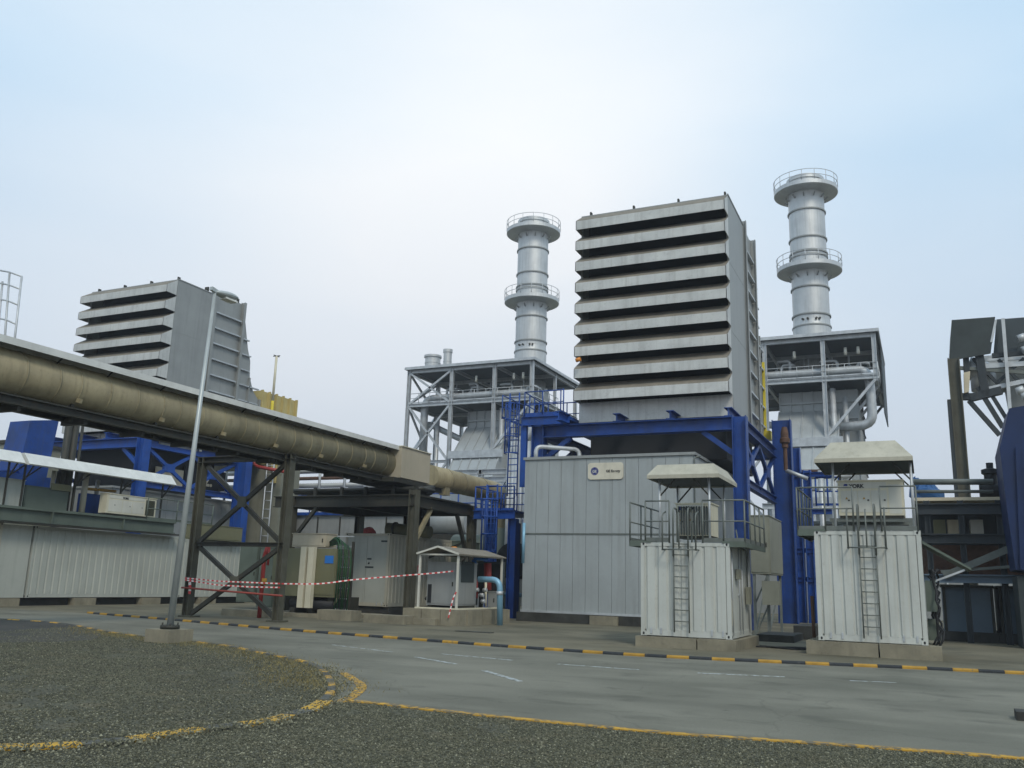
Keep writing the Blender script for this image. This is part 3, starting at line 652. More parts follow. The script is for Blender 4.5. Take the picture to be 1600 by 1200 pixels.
# ---------------- boiler towers ----------------
def hrsg(ox, label, rl):
    X = [-51.8+ox, -46.3+ox, -41.05+ox, -36.65+ox]; yf, yb = 84, 97; zr, zp, zb = 24.7, 20.6, 14.9
    t = thing('boiler_tower', label, 'boiler tower', ((X[0]+X[3])/2, yf, 0), 'grey boiler towers with open steelwork')
    G = 'galvanised'
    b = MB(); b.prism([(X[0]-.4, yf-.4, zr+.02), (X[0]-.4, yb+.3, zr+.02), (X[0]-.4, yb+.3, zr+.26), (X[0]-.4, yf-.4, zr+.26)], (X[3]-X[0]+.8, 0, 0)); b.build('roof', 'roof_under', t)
    b = MB(); b.bar((X[0]-.4, yf-.45, zr+.14), (X[3]+.4, yf-.45, zr+.14), .1, .3); b.bar((X[3]+.45, yf-.5, zr+.14), (X[3]+.45, yb+.3, zr+.14), .1, .3); b.build('roof_edge', G, t)
    for i, x in enumerate(X):
        for y in (yf, yb):
            z0 = 0 if i < 3 else zp-.4
            MB().ibeam((x, y, z0), (x, y, zr), .38, .36, .05, (1,0,0)).build('column', G, t)
    for y in (yf+6.5,):
        for x in (X[0], X[3]): MB().ibeam((x, y, 0 if x == X[0] else zp), (x, y, zr), .3, .3, .05, (1,0,0)).build('column', G, t)
    for y in (yf, yf+6.5, yb):
        MB().ibeam((X[0], y, zr-.2), (X[3], y, zr-.2), .36, .3, .04).build('beam', G, t)
        MB().ibeam((X[0], y, zp), (X[3]+.3, y, zp), .36, .3, .04).build('beam', G, t)
    for x in X:
        MB().ibeam((x, yf, zr-.2), (x, yb, zr-.2), .34, .28, .04).build('beam', G, t)
        MB().ibeam((x, yf, zp), (x, yb, zp), .34, .28, .04).build('beam', G, t)
    for z0, z1 in ((zp+.2, zr-.4), (zp-6.2, zp-.2), (zp-13, zp-6.5)):
        for a, c in ((z0, z1), (z1, z0)):
            MB().bar((X[0]+.2, yf, a), (X[1]-.2, yf, c), .22, .22).build('brace', G, t)
            MB().bar((X[0], yf+.2, a), (X[0], yf+6.3, c), .2, .2).build('brace', G, t)
    MB().ibeam((X[0], yf, zp-6.4), (X[1], yf, zp-6.4), .3, .3, .04).build('beam', G, t)
    for k, y in enumerate((yf, yf+3.2, yf+6.5, yb)):
        MB().bar((X[3], y, zp-.2), (X[2], y, zb-(.0 if k else -.4)), .22, .24).build('brace', G, t)
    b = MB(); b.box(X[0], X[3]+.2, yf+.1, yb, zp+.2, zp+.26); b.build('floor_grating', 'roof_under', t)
    railing(t, [(X[0], yf-.1, zp+.25), (X[3]+.2, yf-.1, zp+.25), (X[3]+.2, yf+7, zp+.25)], G, 1.1, 1.4, .035, 1)
    # side hood on the right
    if rl: b = MB(); b.box(X[3]+.35, X[3]+.45, yf+5, yb+.2, zp-2.4, zr-.1); b.build('side_cladding', 'roof_under', t)
    # header pipes
    def pipe(pts, r, m='casing_grey', f=.8): MB().tube(fillet(pts, f), r, 12).build('pipe', m, t)
    pipe([(X[0]+1.6, yf+1.0, zp-6), (X[0]+1.6, yf+1.0, zp+.9), (X[3]-.6, yf+1.0, zp+.95), (X[3]-.5, yf+1.0, zp-4.2), (X[2]+.4, yf+1.6, zp-4.2)], .42, 'galvanised', 1.1)
    pipe([(X[0]+1.0, yf+2.4, 2), (X[0]+1.0, yf+2.4, zp-1.5), (X[1], yf+3, zp-3.6), (X[1]+2, yf+3, zp-3.6)], .34)
    pipe([(X[0]+2.8, yf+2.0, 2), (X[0]+2.8, yf+2.0, zp-1)], .24, 'galvanised')
    pipe([(X[2]+.6, yf+.8, zp-.7), (X[2]+.6, yf+.8, 3)], .26, 'galvanised')
    pipe([(X[2]+1.6, yf+1.6, zp-1.4), (X[2]+1.6, yf+1.6, 9), (X[2]+4.5, yf+1.6, 9)], .22, 'galvanised')
    for xx, w, hh in ((X[1]+1.2, 1.1, 2.2), (X[1]+2.0, -1.1, 2.6), (X[2]+1.0, -1.5, 2.3), (X[2]+2.8, .9, 1.9), (X[0]+3.6, 1.2, 2.2)):
        pipe([(xx, yf+2.4, zp+.8), (xx, yf+2.4, zp+hh), (xx+w, yf+2.4, zp+hh), (xx+w, yf+4, zp+hh)], .15, 'galvanised', .35)
    for xx in (X[1]+.7, X[1]+3.2, X[1]+3.6, X[2]+.5, X[2]+2.0, X[0]+2.2, X[0]+4.4):
        MB().tube([(xx, yf+3.2, zp+.3), (xx, yf+3.2, zp+2.9)], .07, 8).build('pipe', 'galvanised', t)
        MB().tube([(xx, yf+3.2, zp+1.5), (xx, yf+3.2, zp+1.95)], .22, 10).build('valve', 'galvanised', t)
    for xx in (X[1]+2.6, X[2]+1.9, X[3]-1.4): MB().tube([(xx, yf+.8, zr-1.0), (xx, yf+.8, zr-1.7)], .13, 8, True, .16).build('lamp', 'white_paint', t)
    b = MB(); b.tube([(X[0]+3, yf+7, zp+1.6), (X[3]-1.2, yf+7, zp+1.6)], 1.0, 20); b.build('steam_drum', 'casing_grey', t)
    # casing and sloping inlet duct
    cx0, cx1 = X[1]+.9, X[2]+2.6
    b = MB(); b.box(cx0, cx1, yf+2.6, yb-.5, 2, zp-.5)
    n = 7
    for k in range(n+1): b.box(cx0+(cx1-cx0)*k/n-.05, cx0+(cx1-cx0)*k/n+.05, yf+2.45, yf+2.6, 2, zp-.5)
    for zz in (zp-1.6, zp-3.2, zp-8, zp-12): b.box(cx0, cx1, yf+2.4, yf+2.6, zz-.09, zz+.09)
    for k in range(6):
        for zz in range(5, 20, 2): b.box(cx1, cx1+.1, yf+3+k*1.5, yf+3.1+k*1.5, 2, zp-.6) if zz == 5 else b.box(cx1, cx1+.12, yf+2.7, yb-.6, zz-.06, zz+.06)
    b.build('casing', 'casing_grey', t)
    zk = zp-5.5
    b = MB(); sx0_, sx1_ = cx0-.1, cx1-1.6
    prof = [(yf+2.5, zp-2.4), (yf-.3, zk), (yf-.3, zk-.6), (yf-3.6, zk-5.6), (yf-3.6, 2), (yf+2.5, 2)]
    b.prism([(sx0_, a, c) for a, c in prof], (sx1_-sx0_, 0, 0))
    for (a, c), (a2, c2) in zip(prof[:4], prof[1:5]):
        for k in range(6):
            xx = sx0_+(sx1_-sx0_)*k/5; b.bar((xx, a, c), (xx, a2, c2), .09, .22)
    b.build('inlet_duct', 'casing_grey', t)
    MB().bar((sx0_-.6, yf-.45, zk-.3), (sx1_+.4, yf-.45, zk-.3), .35, .8).build('stiffener_beam', G, t)
    MB().ibeam((X[1], yf-4.2, zk-6.4), (X[2]+4, yf-4.2, zk-6.4), .5, .4, .05).build('beam', G, t)
    MB().ibeam((X[1], yf-4.2, zk-8), (X[2]+4, yf-4.2, zk-8), .4, .4, .05).build('beam', G, t)
    for xx in (X[1]+1, X[2]-1, X[2]+2.8): MB().ibeam((xx, yf-4.2, 0), (xx, yf-4.2, zk-6.6), .35, .35, .05).build('column', G, t)
    for x in (X[1], X[2]):
        MB().ibeam((x, yf, 5), (x+ (5 if x == X[2] else 4.7), yf, 5), .35, .3, .04).build('beam', G, t)
    return t
hrsg(0, 'grey boiler tower with open steelwork below the left chimney', .0)
hrsg(33.7, 'grey boiler tower with open steelwork below the right chimney', 1)
for x, y, r, h, lab in ((-51.2, 88, .9, 2.4, 'short wide grey vent drum on the left boiler tower roof'), (-50.9, 91, .5, 3.9, 'thin tall grey vent pipe on the left boiler tower roof')):
    v = thing('roof_vent', lab, 'vent', (x, y, 24.96), 'vents on the left boiler tower roof')
    MB().lathe((x, y, 24.96), [(r, 0), (r, h*.9), (r*1.15, h*.9), (r*1.15, h), (r*.9, h), (0, h-.05)], 24).build('pipe', 'stack_metal', v)
    for zz in (.3, .6): MB().lathe((x, y, 24.96+h*zz), [(r, 0), (r*1.05, 0), (r*1.05, .1), (r, .1)], 24).build('ring', 'stack_metal', v)
v = thing('roof_ventilator', 'small round cap in the middle of the left boiler tower roof', 'vent', (-43.6, 86, 24.96)); MB().lathe((-43.6, 86, 24.96), [(1.1, 0), (1.1, .35), (.8, .5), (0, .55)], 20).build('cap', 'roof_under', v)

# ---------------- chimneys ----------------
def stack(x, y, label):
    t = thing('chimney', label, 'chimney', (x, y, 0), 'tall metal chimneys'); r = 1.85; c = (x, y, 0)
    MB().lathe(c, [(r*1.03, 15), (r*1.03, 28.5), (r, 29), (r, 45.2), (r*.97, 45.2), (r*.95, 44.9), (r*.95, 42)], 56).build('shell', 'stack_metal', t)
    MB().lathe(c, [(r*1.0, 44.75), (r*1.06, 44.75), (r*1.06, 45.1), (r*1.0, 45.1)], 48).build('rim', 'stack_metal', t)
    for z in (28.4, 29.6, 32.6, 38.1, 41.2, 36.1, 36.5): MB().lathe(c, [(r, z-.07), (r+.13, z-.07), (r+.13, z+.07), (r, z+.07)], 48).build('ring', 'panel_grey', t)
    for z, ro in ((43.85, 3.3), (34.95, 3.3)):
        g = MB(); g.lathe(c, [(r, z-.55), (ro-.1, z-.48), (ro, z-.42), (ro, z+.02), (r, z+.02)], 48); o = g.build('gallery', 'stack_metal', t)
        b = MB()
        for hh in (.55, 1.15): b.tube([(x+ro*math.cos(6.2832*k/32), y+ro*math.sin(6.2832*k/32), z+hh) for k in range(33)], .035, 5)
        b.build('railing', 'galvanised', o)
        for k in range(16):
            a = 6.2832*k/16; MB().tube([(x+ro*math.cos(a), y+ro*math.sin(a), z), (x+ro*math.cos(a), y+ro*math.sin(a), z+1.15)], .035, 5).build('post', 'galvanised', o)
        for k in range(12):
            a = 6.2832*k/12; d_ = Vector((math.cos(a), math.sin(a), 0)); p = Vector(c)+d_*(r+.05)+Vector((0,0,z-1.25))
            MB().bar(p, p+d_*.35+Vector((0,0,.3)), .12).build('bracket', 'panel_grey', o)
    for a in (-110, -95, -70, -60): 
        a = R(a); p = Vector((x+r*math.cos(a), y+r*math.sin(a), 29.0)); MB().tube([p, p+Vector((math.cos(a), math.sin(a), 0))*.2], .12, 8).build('nozzle', 'dark_steel', t)
    return t
stack(-41.3, 94, 'left tall grey metal chimney with two railed galleries')
stack(-9.2, 94, 'right tall grey metal chimney, the one nearer the top right corner')

# ---------------- big beige pipe ----------------
PX = -22.; PZ = 6.72; PR = .62
t = thing('duct_pipe', 'long fat beige pipe under a thin sheet cover, crossing above the yard at left', 'pipe', (PX, 26, PZ-PR))
p2y = at(748, 760, X=PX).y
MB().tube([(PX, 4, PZ), (PX, 36, PZ)], PR, 28).build('pipe', 'beige_paint', t)
yy = 5.2; k = 0
while yy < 35.6:
    MB().lathe((0, 0, 0), [(PR, -.0), (PR+.022, 0), (PR+.022, .05), (PR, .05)], 28)
    b = MB(); b.tube([(PX, yy, PZ), (PX, yy+.05, PZ)], PR+.014, 28, True); b.build('band', 'beige_paint', t)
    if k % 3 == 1: 
        MB().bar((PX+PR*.82, yy, PZ-.42), (PX+PR*.82+.16, yy, PZ-.46), .08, .12).build('bracket', 'beige_paint', t)
        MB().bar((PX+.3, yy, 5.7), (PX+.3, yy, PZ-.5), .1).build('saddle', 'dark_steel', t)
    if k % 2 == 0: MB().tube([(PX+PR*.6, yy, PZ+PR*.8), (PX+.66, yy, 7.43)], .025, 5).build('cover_stay', 'dark_steel', t)
    yy += 1.02 if k % 4 else .7; k += 1
b = MB(); b.prism([(PX-.72, 4, 7.38), (PX, 4, 7.62), (PX+.72, 4, 7.40), (PX+.72, 4, 7.36), (PX, 4, 7.57), (PX-.72, 4, 7.34)], (0, 30.8, 0))
b.bar((PX+.74, 4, 7.40), (PX+.74, 34.8, 7.40), .02, .19); b.build('sheet_cover', 'shroud_metal', t)
MB().tube(fillet([(PX, 38, PZ-.1), (PX, 46.3, PZ-.1), (PX, 46.3, 2.2)], 1.0, 7), .56, 24).build('elbow_pipe', 'beige_paint', t)
for y_ in (39.5, 41, 43.5): MB().tube([(PX, y_, PZ-.1), (PX, y_+.08, PZ-.1)], .585, 24).build('band', 'beige_paint', t)
MB().bar((PX+.2, 39.3, 5.8), (PX+.2, 39.3, 6.4), .35, .5).build('saddle', 'beige_paint', t)
b = MB(); b.tube([(PX-.1, 46.3, 3.4), (PX-2.8, 46.3, 3.4)], .85, 20); b.tube([(PX+.1, 46.3, 4.6), (PX+.1, 46.3, 1.4)], .62, 20); b.build('collector', 'green_grey', t)
ya_, yb2 = at(627, 730, X=-21.1).y, at(672, 730, X=-21.1).y
bx = thing('junction_box', 'beige metal box at the right end of the covered pipe', 'box', (-22, (ya_+yb2)/2, 6.0))
z0_, z1_ = at(627, 746, X=-21.1).z, at(627, 697, X=-21.1).z
MB().box(-22.95, -21.1, ya_, yb2, z0_, z1_).build('casing', 'beige_box', bx)
MB().box(-23.0, -21.05, ya_-.04, yb2+.04, z1_, z1_+.04).build('lid', 'cream_paint', bx)
b = MB(); b.box(-23.2, -20.9, ya_-.9, yb2+.2, z0_-.28, z0_-.08); b.build('base_tray', 'dark_steel', bx)
# carrier beams below the pipe
t = thing('pipe_bridge', 'dark steel beams running below the beige pipe', 'steel frame', (-22, 15, 5.4))
for x in (-21.55, -22.5):
    MB().ibeam((x, 4, 5.93), (x, 38.5, 5.93), .24, .22, .03).build('beam', 'dark_steel', t)
for i in range(16): MB().bar((-21.55, 5+i*2.1, 5.78), (-22.5, 5+i*2.1, 5.78), .12, .2).build('cross_member', 'dark_steel', t)
b = MB(); b.box(-23.3, -21.6, 4, 38, 6.02, 6.10); b.box(-23.32, -23.28, 4, 38, 6.0, 6.2); b.build('cable_tray', 'dark_steel', t)
# trestle
t = thing('trestle', 'dark cross-braced steel trestle standing under the beige pipe', 'steel frame', (-23.3, 26.4, 0))
xl, xr = -25.4, -21.25
for x in (xl, xr): 
    MB().ibeam((x-(.1 if x == xl else 0), 26.4, 0), (x-(.1 if x == xl else 0), 26.4, 6.05), .27, .3, .03, (1,0,0)).build('column', 'trestle_steel', t)
    MB().box(x-.28, x+.28, 26.12, 26.68, 0, .06).build('foot_plate', 'trestle_steel', t)
MB().ibeam((xl-.2, 26.4, 5.95), (xr+.2, 26.4, 5.95), .22, .3, .03).build('beam', 'dark_steel', t)
MB().ibeam((xl, 26.4, 2.72), (xr, 26.4, 2.72), .16, .2, .025).build('beam', 'dark_steel', t)
for a, c in ((2.8, 5.7), (5.7, 2.8), (.15, 2.6), (2.6, .15)): 
    MB().bar((xl+.15, 26.38+.05*(a > c), a), (xr-.15, 26.38+.05*(a > c), c), .13, .15).build('brace', 'dark_steel', t)
MB().box(-23.5, -23.1, 26.3, 26.36, 4.1, 4.5).build('gusset_plate', 'trestle_steel', t)
MB().box(-23.5, -23.1, 26.3, 26.36, 1.2, 1.55).build('gusset_plate', 'trestle_steel', t)
# scaffold tube and barrier tape
p, q = at(284, 918, Y=26.1), at(441, 931, Y=26.1)
tag(MB().tube([p, q], .035, 8).build('scaffold_tube', 'rust_red', org=tuple(p)), 'rusty red tube clamped low across the trestle', 'tube')
def tape(pts, label, name='barrier_tape', w=.05):
    b = MB(); path = resample(pts, .11)
    for i in range(len(path)-1):
        a, c = path[i], path[i+1]; b.cur = i % 2; d = (c-a).normalized(); s = d.cross(Vector((0,1,0))).normalized(); tw = .012*math.sin(i*.7)
        s = (s+Vector((0, tw*6, 0))).normalized()
        b.mesh([a+s*w/2-Vector((0,.002,0)), c+s*w/2-Vector((0,.002,0)), c-s*w/2-Vector((0,.002,0)), a-s*w/2-Vector((0,.002,0)), a+s*w/2+Vector((0,.002,0)), c+s*w/2+Vector((0,.002,0)), c-s*w/2+Vector((0,.002,0)), a-s*w/2+Vector((0,.002,0))],
               [(0,1,2,3),(7,6,5,4),(0,4,5,1),(2,6,7,3)])
    return tag(b.build(name, ['tape_red', 'tape_white'], org=tuple(pts[0])), label, 'tape', 'red and white barrier tapes')
Yt = 26.15
tape([at(289, 903, Y=Yt), at(340, 908, Y=Yt), at(390, 910, Y=Yt), at(440, 912, Y=Yt)], 'upper red and white tape tied between the two trestle columns')
tape([at(289, 906, Y=Yt-.05), at(340, 914, Y=Yt-.05), at(390, 917, Y=Yt-.05), at(440, 918, Y=Yt-.05)], 'lower red and white tape tied between the two trestle columns')
sp_y = 30.05
mid = [at(440, 912, Y=Yt), at(500, 912, Y=27.6), at(550, 906, Y=28.6), at(620, 900, Y=29.4), at(672, 896, Y=sp_y-.1), at(712, 892, Y=sp_y)]
tape(smooth(mid, 3), 'long red and white tape strung from the trestle to the small shelter')
tape(smooth([at(713, 925, Y=sp_y-.03), at(708, 935, Y=sp_y-.08), at(702, 960, Y=sp_y-.25), at(700, 968, Y=sp_y-.3)], 3), 'loose end of tape hanging from the shelter post')
tape(smooth([at(296, 905, Y=Yt-.02), at(297, 920, Y=Yt-.02), at(295, 932, Y=Yt-.02)], 2), 'short tape end knotted on the left trestle column', w=.12)
# pipe rack under the junction box
t = thing('pipe_rack', 'dark steel rack with knee braces under the beige junction box', 'steel frame', (-23, 33, 0))
YR = 33.2; xa, xb = ax(458, 775, YR), ax(648, 770, YR); zt = az(648, 778, YR); yk = at(738, 795, X=xb).y
for x in (xa, xb):
    for y in (YR, yk):
        m_ = 'trestle_steel'
        MB().ibeam((x, y, 0), (x, y, zt+(.35 if x == xb and y == YR else .1)), .36, .36, .03, (1,0,0)).build('column', m_, t)
MB().ibeam(((xa+xb)/2-.3, yk, 0), ((xa+xb)/2-.3, yk, zt), .4, .4, .03, (1,0,0)).build('column', 'dark_steel', t)
MB().ibeam(((xa+xb)/2+.6, yk, 0), ((xa+xb)/2+.6, yk, zt), .4, .4, .03, (1,0,0)).build('column', 'dark_steel', t)
for y in (YR, yk): MB().ibeam((xa-1.0, y, zt-.1), (xb, y, zt-.1), .5, .3, .035).build('beam', 'dark_steel', t)
for x in (xa, (xa+xb)/2, xb): MB().ibeam((x, YR, zt-.12), (x, yk, zt-.12), .5, .3, .035).build('beam', 'dark_steel', t)
b = MB(); b.box(xa, xb, YR+.2, yk-.2, zt+.16, zt+.2); b.build('deck', 'dark_steel', t)
for f_ in (.12, .35, .55, .77, .95):
    x = xa+(xb-xa)*f_; MB().bar((x, YR+.6, zt+.16), (x, YR+.6, 5.65), .13).build('stub_post', 'dark_steel', t)
MB().bar((xb-.02, YR+.2, zt-1.9), (xb-.02, YR+1.5, zt-.35), .16, .16).build('brace', 'beige_paint', t)
MB().bar((xb, yk-.2, zt-2.6), (xb, yk-1.6, zt-.35), .15, .15).build('brace', 'dark_steel', t)
MB().bar((xa+.2, YR, zt-1.8), (xa+1.4, YR, zt-.35), .15, .15).build('brace', 'dark_steel', t)
MB().bar((xa-.1, yk, 1), (xb, yk, 3.6), .1).build('brace', 'dark_steel', t)
MB().bar((xb, YR+1.4, .8), (xb, yk-.2, 2.9), .1).build('brace', 'dark_steel', t)
b = MB()
for k in range(5): b.tube(fillet([(xa-1, YR+.9+k*.5, zt+.5), (xb-.2-k*.3, YR+.9+k*.5, zt+.5), (xb-.2-k*.3, YR+2+k*.4, zt+.5+.2*(k % 2))], .2), .1+.03*(k % 2), 8)
b.build('pipe', 'dark_steel', t)

# ---------------- lamp post ----------------
t = thing('lamp_post', 'tall thin grey lamp post on a concrete block at the gravel edge', 'lamp post', (-16.28, 16.35, 0))
T0 = Vector((-16.28, 16.35, .36)); T1 = at(336, 456, Y=16.8)
MB().tube([T0, T1], .082, 16, True, .04).build('pole', 'pole_grey', t)
b = MB(); b.tube([T0-Vector((0,0,.02)), T0+Vector((0,0,.06))], .22, 16)
for k in range(4): a = R(45+90*k); b.tube([T0+Vector((.17*math.cos(a), .17*math.sin(a), 0)), T0+Vector((.17*math.cos(a), .17*math.sin(a), .12))], .018, 6)
b.build('base_flange', 'dark_steel', t)
ye = at(372, 467, X=T1.x).y; ze = at(372, 467, X=T1.x).z
H = MB(); n = 12; prof = []
for k in range(n+1):
    f_ = k/n; prof.append((f_, math.sin(math.pi*min(1, f_*.96+.03))**.55))
rings = []
for f_, w in prof:
    c = Vector((T1.x, T1.y+(ye-T1.y)*f_, T1.z+(ze-T1.z)*f_)); rings.append([c+Vector((.17*w*math.cos(6.2832*j/14), 0, (.10 if math.sin(6.2832*j/14) > 0 else .10)*w*math.sin(6.2832*j/14))) for j in range(14)])
for i in range(n):
    for j in range(14): H.poly([rings[i][j], rings[i][(j+1) % 14], rings[i+1][(j+1) % 14], rings[i+1][j]], True)
H.build('lamp_head', 'pole_grey', t)
b = MB(); b.box(T1.x-.12, T1.x+.12, T1.y+(ye-T1.y)*.35, T1.y+(ye-T1.y)*.85, (T1.z+ze)/2-.13, (T1.z+ze)/2-.085); b.build('lens', 'lens', t)
MB().bar((T1.x, T1.y-.15, T1.z+.05), (T1.x, T1.y+.15, T1.z+.0), .09, .1).build('bracket', 'pole_grey', t)
b = MB(); c0 = at(262, 1006, Z=0); bx0, bx1 = c0.x-.72, c0.x+.02
b.prism([(-16.68, 16.0, 0), (-15.95, 16.0, 0), (-15.95, 16.78, 0), (-16.68, 16.78, 0)], (0, 0, .33))
b.build('concrete_block', 'concrete', t)

# ---------------- air conditioners ----------------
def aircon(x0, x1, y0, y1, z0, z1, label, side, txt=True, grille=.22):
    """side '-Y' faces us, '+X' faces right"""
    t = thing('air_conditioner', label, 'air conditioner', ((x0+x1)/2, (y0+y1)/2, z0), 'air conditioning units on the containers')
    MB().box(x0, x1, y0, y1, z0+.05, z1).build('casing', 'cream_paint', t)
    MB().box(x0-.03, x1+.03, y0-.03, y1+.03, z1, z1+.035).build('lid', 'cream_paint', t)
    MB().box(x0+.02, x1-.02, y0+.02, y1-.02, z0-.02, z0+.05).build('base', 'dark_steel', t)
    Ln = (x1-x0) if side == '-Y' else (y1-y0); Hh = z1-z0
    def pan(b, a, c, p, q, th=.012):
        if side == '-Y': b.box(x0+a, x0+c, y0-th, y0+.005, z0+p, z0+q)
        else: b.box(x1-.005, x1+th, y0+a, y0+c, z0+p, z0+q)
    for i, (a, c) in enumerate(((.04, .30), (.31, .5), (.51, .75))): 
        b = MB(); pan(b, Ln*a, Ln*c, Hh*.14, Hh*.74); b.build('access_panel', 'white_paint', t)
    b = MB(); pan(b, Ln*.04, Ln*.75, Hh*.8, Hh*.97, .01); b.build('top_panel', 'white_paint', t)
    b = MB(); pan(b, Ln*(1-grille), Ln*.97, Hh*.1, Hh*.9, .004); gr = b.build('grille', 'dark_box' if side == '+X' else 'white_paint', t)
    if side == '+X':
        b = MB()
        for k in range(14): pan(b, Ln*(1-grille)+.02, Ln*.97-.02, Hh*(.12+k*.055), Hh*(.135+k*.055), .03)
        b.build('louvres', 'olive_paint', gr)
    for a in (.15, .45, .7):
        b = MB(); pan(b, Ln*a, Ln*a+.05, Hh*.45, Hh*.49, .02); b.build('latch', 'dark_steel', t)
    if side == '-Y':
        text_mesh(t, 'maker_name', 'YORK', Hh*.14, (x0+Ln*.18, y0-.014, z0+Hh*.82), FRONT, 'black_paint', bold=.006)
        b = MB(); b.prism([(x0+Ln*.08, y0-.01, z0+Hh*.82), (x0+Ln*.165, y0-.01, z0+Hh*.82), (x0+Ln*.15, y0-.01, z0+Hh*.93), (x0+Ln*.10, y0-.01, z0+Hh*.93)], (0, -.008, 0)); b.build('maker_mark', 'logo_blue', t)
        for a in (.11, .38): MB().prism([(x0+Ln*a, y0-.012, z0+Hh*.5), (x0+Ln*a+.07, y0-.012, z0+Hh*.5), (x0+Ln*a+.035, y0-.012, z0+Hh*.57)], (0, -.004, 0)).build('warning_label', 'yellow_paint', t)
    else:
        text_mesh(t, 'maker_name', 'YORK', Hh*.14, (x1+.014, y0+Ln*.30, z0+Hh*.82), RSIDE, 'black_paint', bold=.006)
    return t

# ---------------- white containers ----------------
def container(x0, x1, y0, y1, z0, z1, label, m='container_white', front='corr', right='doors', group='white metal containers', pitch=.31, bars=True, fm=None):
    t = thing('container', label, 'container', ((x0+x1)/2, (y0+y1)/2, z0), group)
    c = .11
    b = MB(); b.box(x0+.06, x1-.06, y0+.09, y1-.06, z0+.1, z1-.03); b.build('inner_box', m, t)
    if front == 'corr':
        b = MB(); b.corr((x0+c, y0+.045), (x1-c, y0+.045), z0+.17, z1-.13, (0, -1), pitch, .04); b.build('front_wall', m, t)
    if front == 'doors':
        for a, cc in ((x0+c, (x0+x1)/2-.01), ((x0+x1)/2+.01, x1-c)):
            d = MB().box(a, cc, y0+.03, y0+.09, z0+.15, z1-.13).build('door', fm or m, t)
            for f_ in ((.3, .7) if bars else ()): MB().tube([(a+(cc-a)*f_, y0+.005, z0+.1), (a+(cc-a)*f_, y0+.005, z1-.1)], .018, 6).build('lock_bar', 'galvanised', d)
    if right == 'corr':
        b = MB(); b.corr((x1-.045, y0+c), (x1-.045, y1-c), z0+.17, z1-.13, (1, 0), pitch, .04); b.build('side_wall', m, t)
    else:
        ym = (y0+y1)/2
        for a, cc in ((y0+c, ym-.01), (ym+.01, y1-c)):
            d = MB().box(x1-.09, x1-.03, a, cc, z0+.15, z1-.13).build('door', m, t)
            for f_ in (.12, .85): MB().tube([(x1-.005, a+(cc-a)*f_, z0+.08), (x1-.005, a+(cc-a)*f_, z1-.08)], .02, 6).build('lock_bar', 'galvanised', d)
            MB().box(x1-.03, x1+.01, cc-.35, cc-.15, z0+1.15, z0+1.2).build('handle', 'galvanised', d)
        MB().box(x1-.03, x1-.022, y0+.22, y0+.5, z0+.35, z0+1.05).build('placard', 'cream_paint', t)
    for sx, nx in ((x0, 1), (x1, -1)):
        for sy_, ny in ((y0, 1), (y1, -1)):
            MB().box(sx, sx+nx*c, sy_, sy_+ny*c, z0+.11, z1-.11).build('corner_post', m, t)
            for zz in (z0, z1-.12):
                cc = MB().box(sx-nx*.004, sx+nx*.16, sy_-ny*.004, sy_+ny*.16, zz, zz+.12).build('corner_casting', m, t)
                b = MB()
                if ny == 1: b.prism([(sx+nx*.08+.028*math.cos(k*.7854), sy_-.005, zz+.06+.038*math.sin(k*.7854)) for k in range(8)], (0, -.004, 0))
                b.prism([(sx-nx*.005, sy_+ny*.08+.03*math.cos(k*.7854), zz+.06+.038*math.sin(k*.7854)) for k in range(8)], (-nx*.004, 0, 0)); b.build('casting_hole', 'black_paint', cc)
    for z_, n_, hh in ((z0+.01, 'bottom_rail', .16), (z1-.12, 'top_rail', .10)):
        b = MB(); b.box(x0+.16, x1-.16, y0+.01, y0+.07, z_, z_+hh); b.box(x1-.07, x1-.01, y0+.16, y1-.16, z_, z_+hh); b.box(x0+.01, x0+.07, y0+.16, y1-.16, z_, z_+hh); b.build(n_, m, t)
    b = MB(); b.box(x0+.04, x1-.04, y0+.04, y1-.04, z1-.05, z1-.012); b.build('roof', m, t)
    for a in (.11, .22, .78, .9): MB().box(x0+(x1-x0)*a, x0+(x1-x0)*a+.05, y0-.01, y0+.02, z0+.06, z0+.22).build('lashing_ring', 'galvanised', t)
    return t
def plinth(x0, x1, y0, y1, h, label, gap=None):
    t = thing('plinth', label, 'plinth', ((x0+x1)/2, (y0+y1)/2, 0), 'concrete plinths under the white containers')
    xm = x0+(x1-x0)*(gap or .62)
    MB().box(x0, xm-.02, y0, y0+.5, 0, h).build('block', 'concrete', t)
    MB().box(xm+.02, x1, y0-.05, y0+.5, 0, h+.01).build('block', 'concrete', t)
    MB().box(x0, x0+.5, y0+.52, y1, 0, h).build('block', 'concrete', t)
    MB().box(x1-.5, x1, y0+.52, y1, 0, h).build('block', 'concrete', t)
    return t
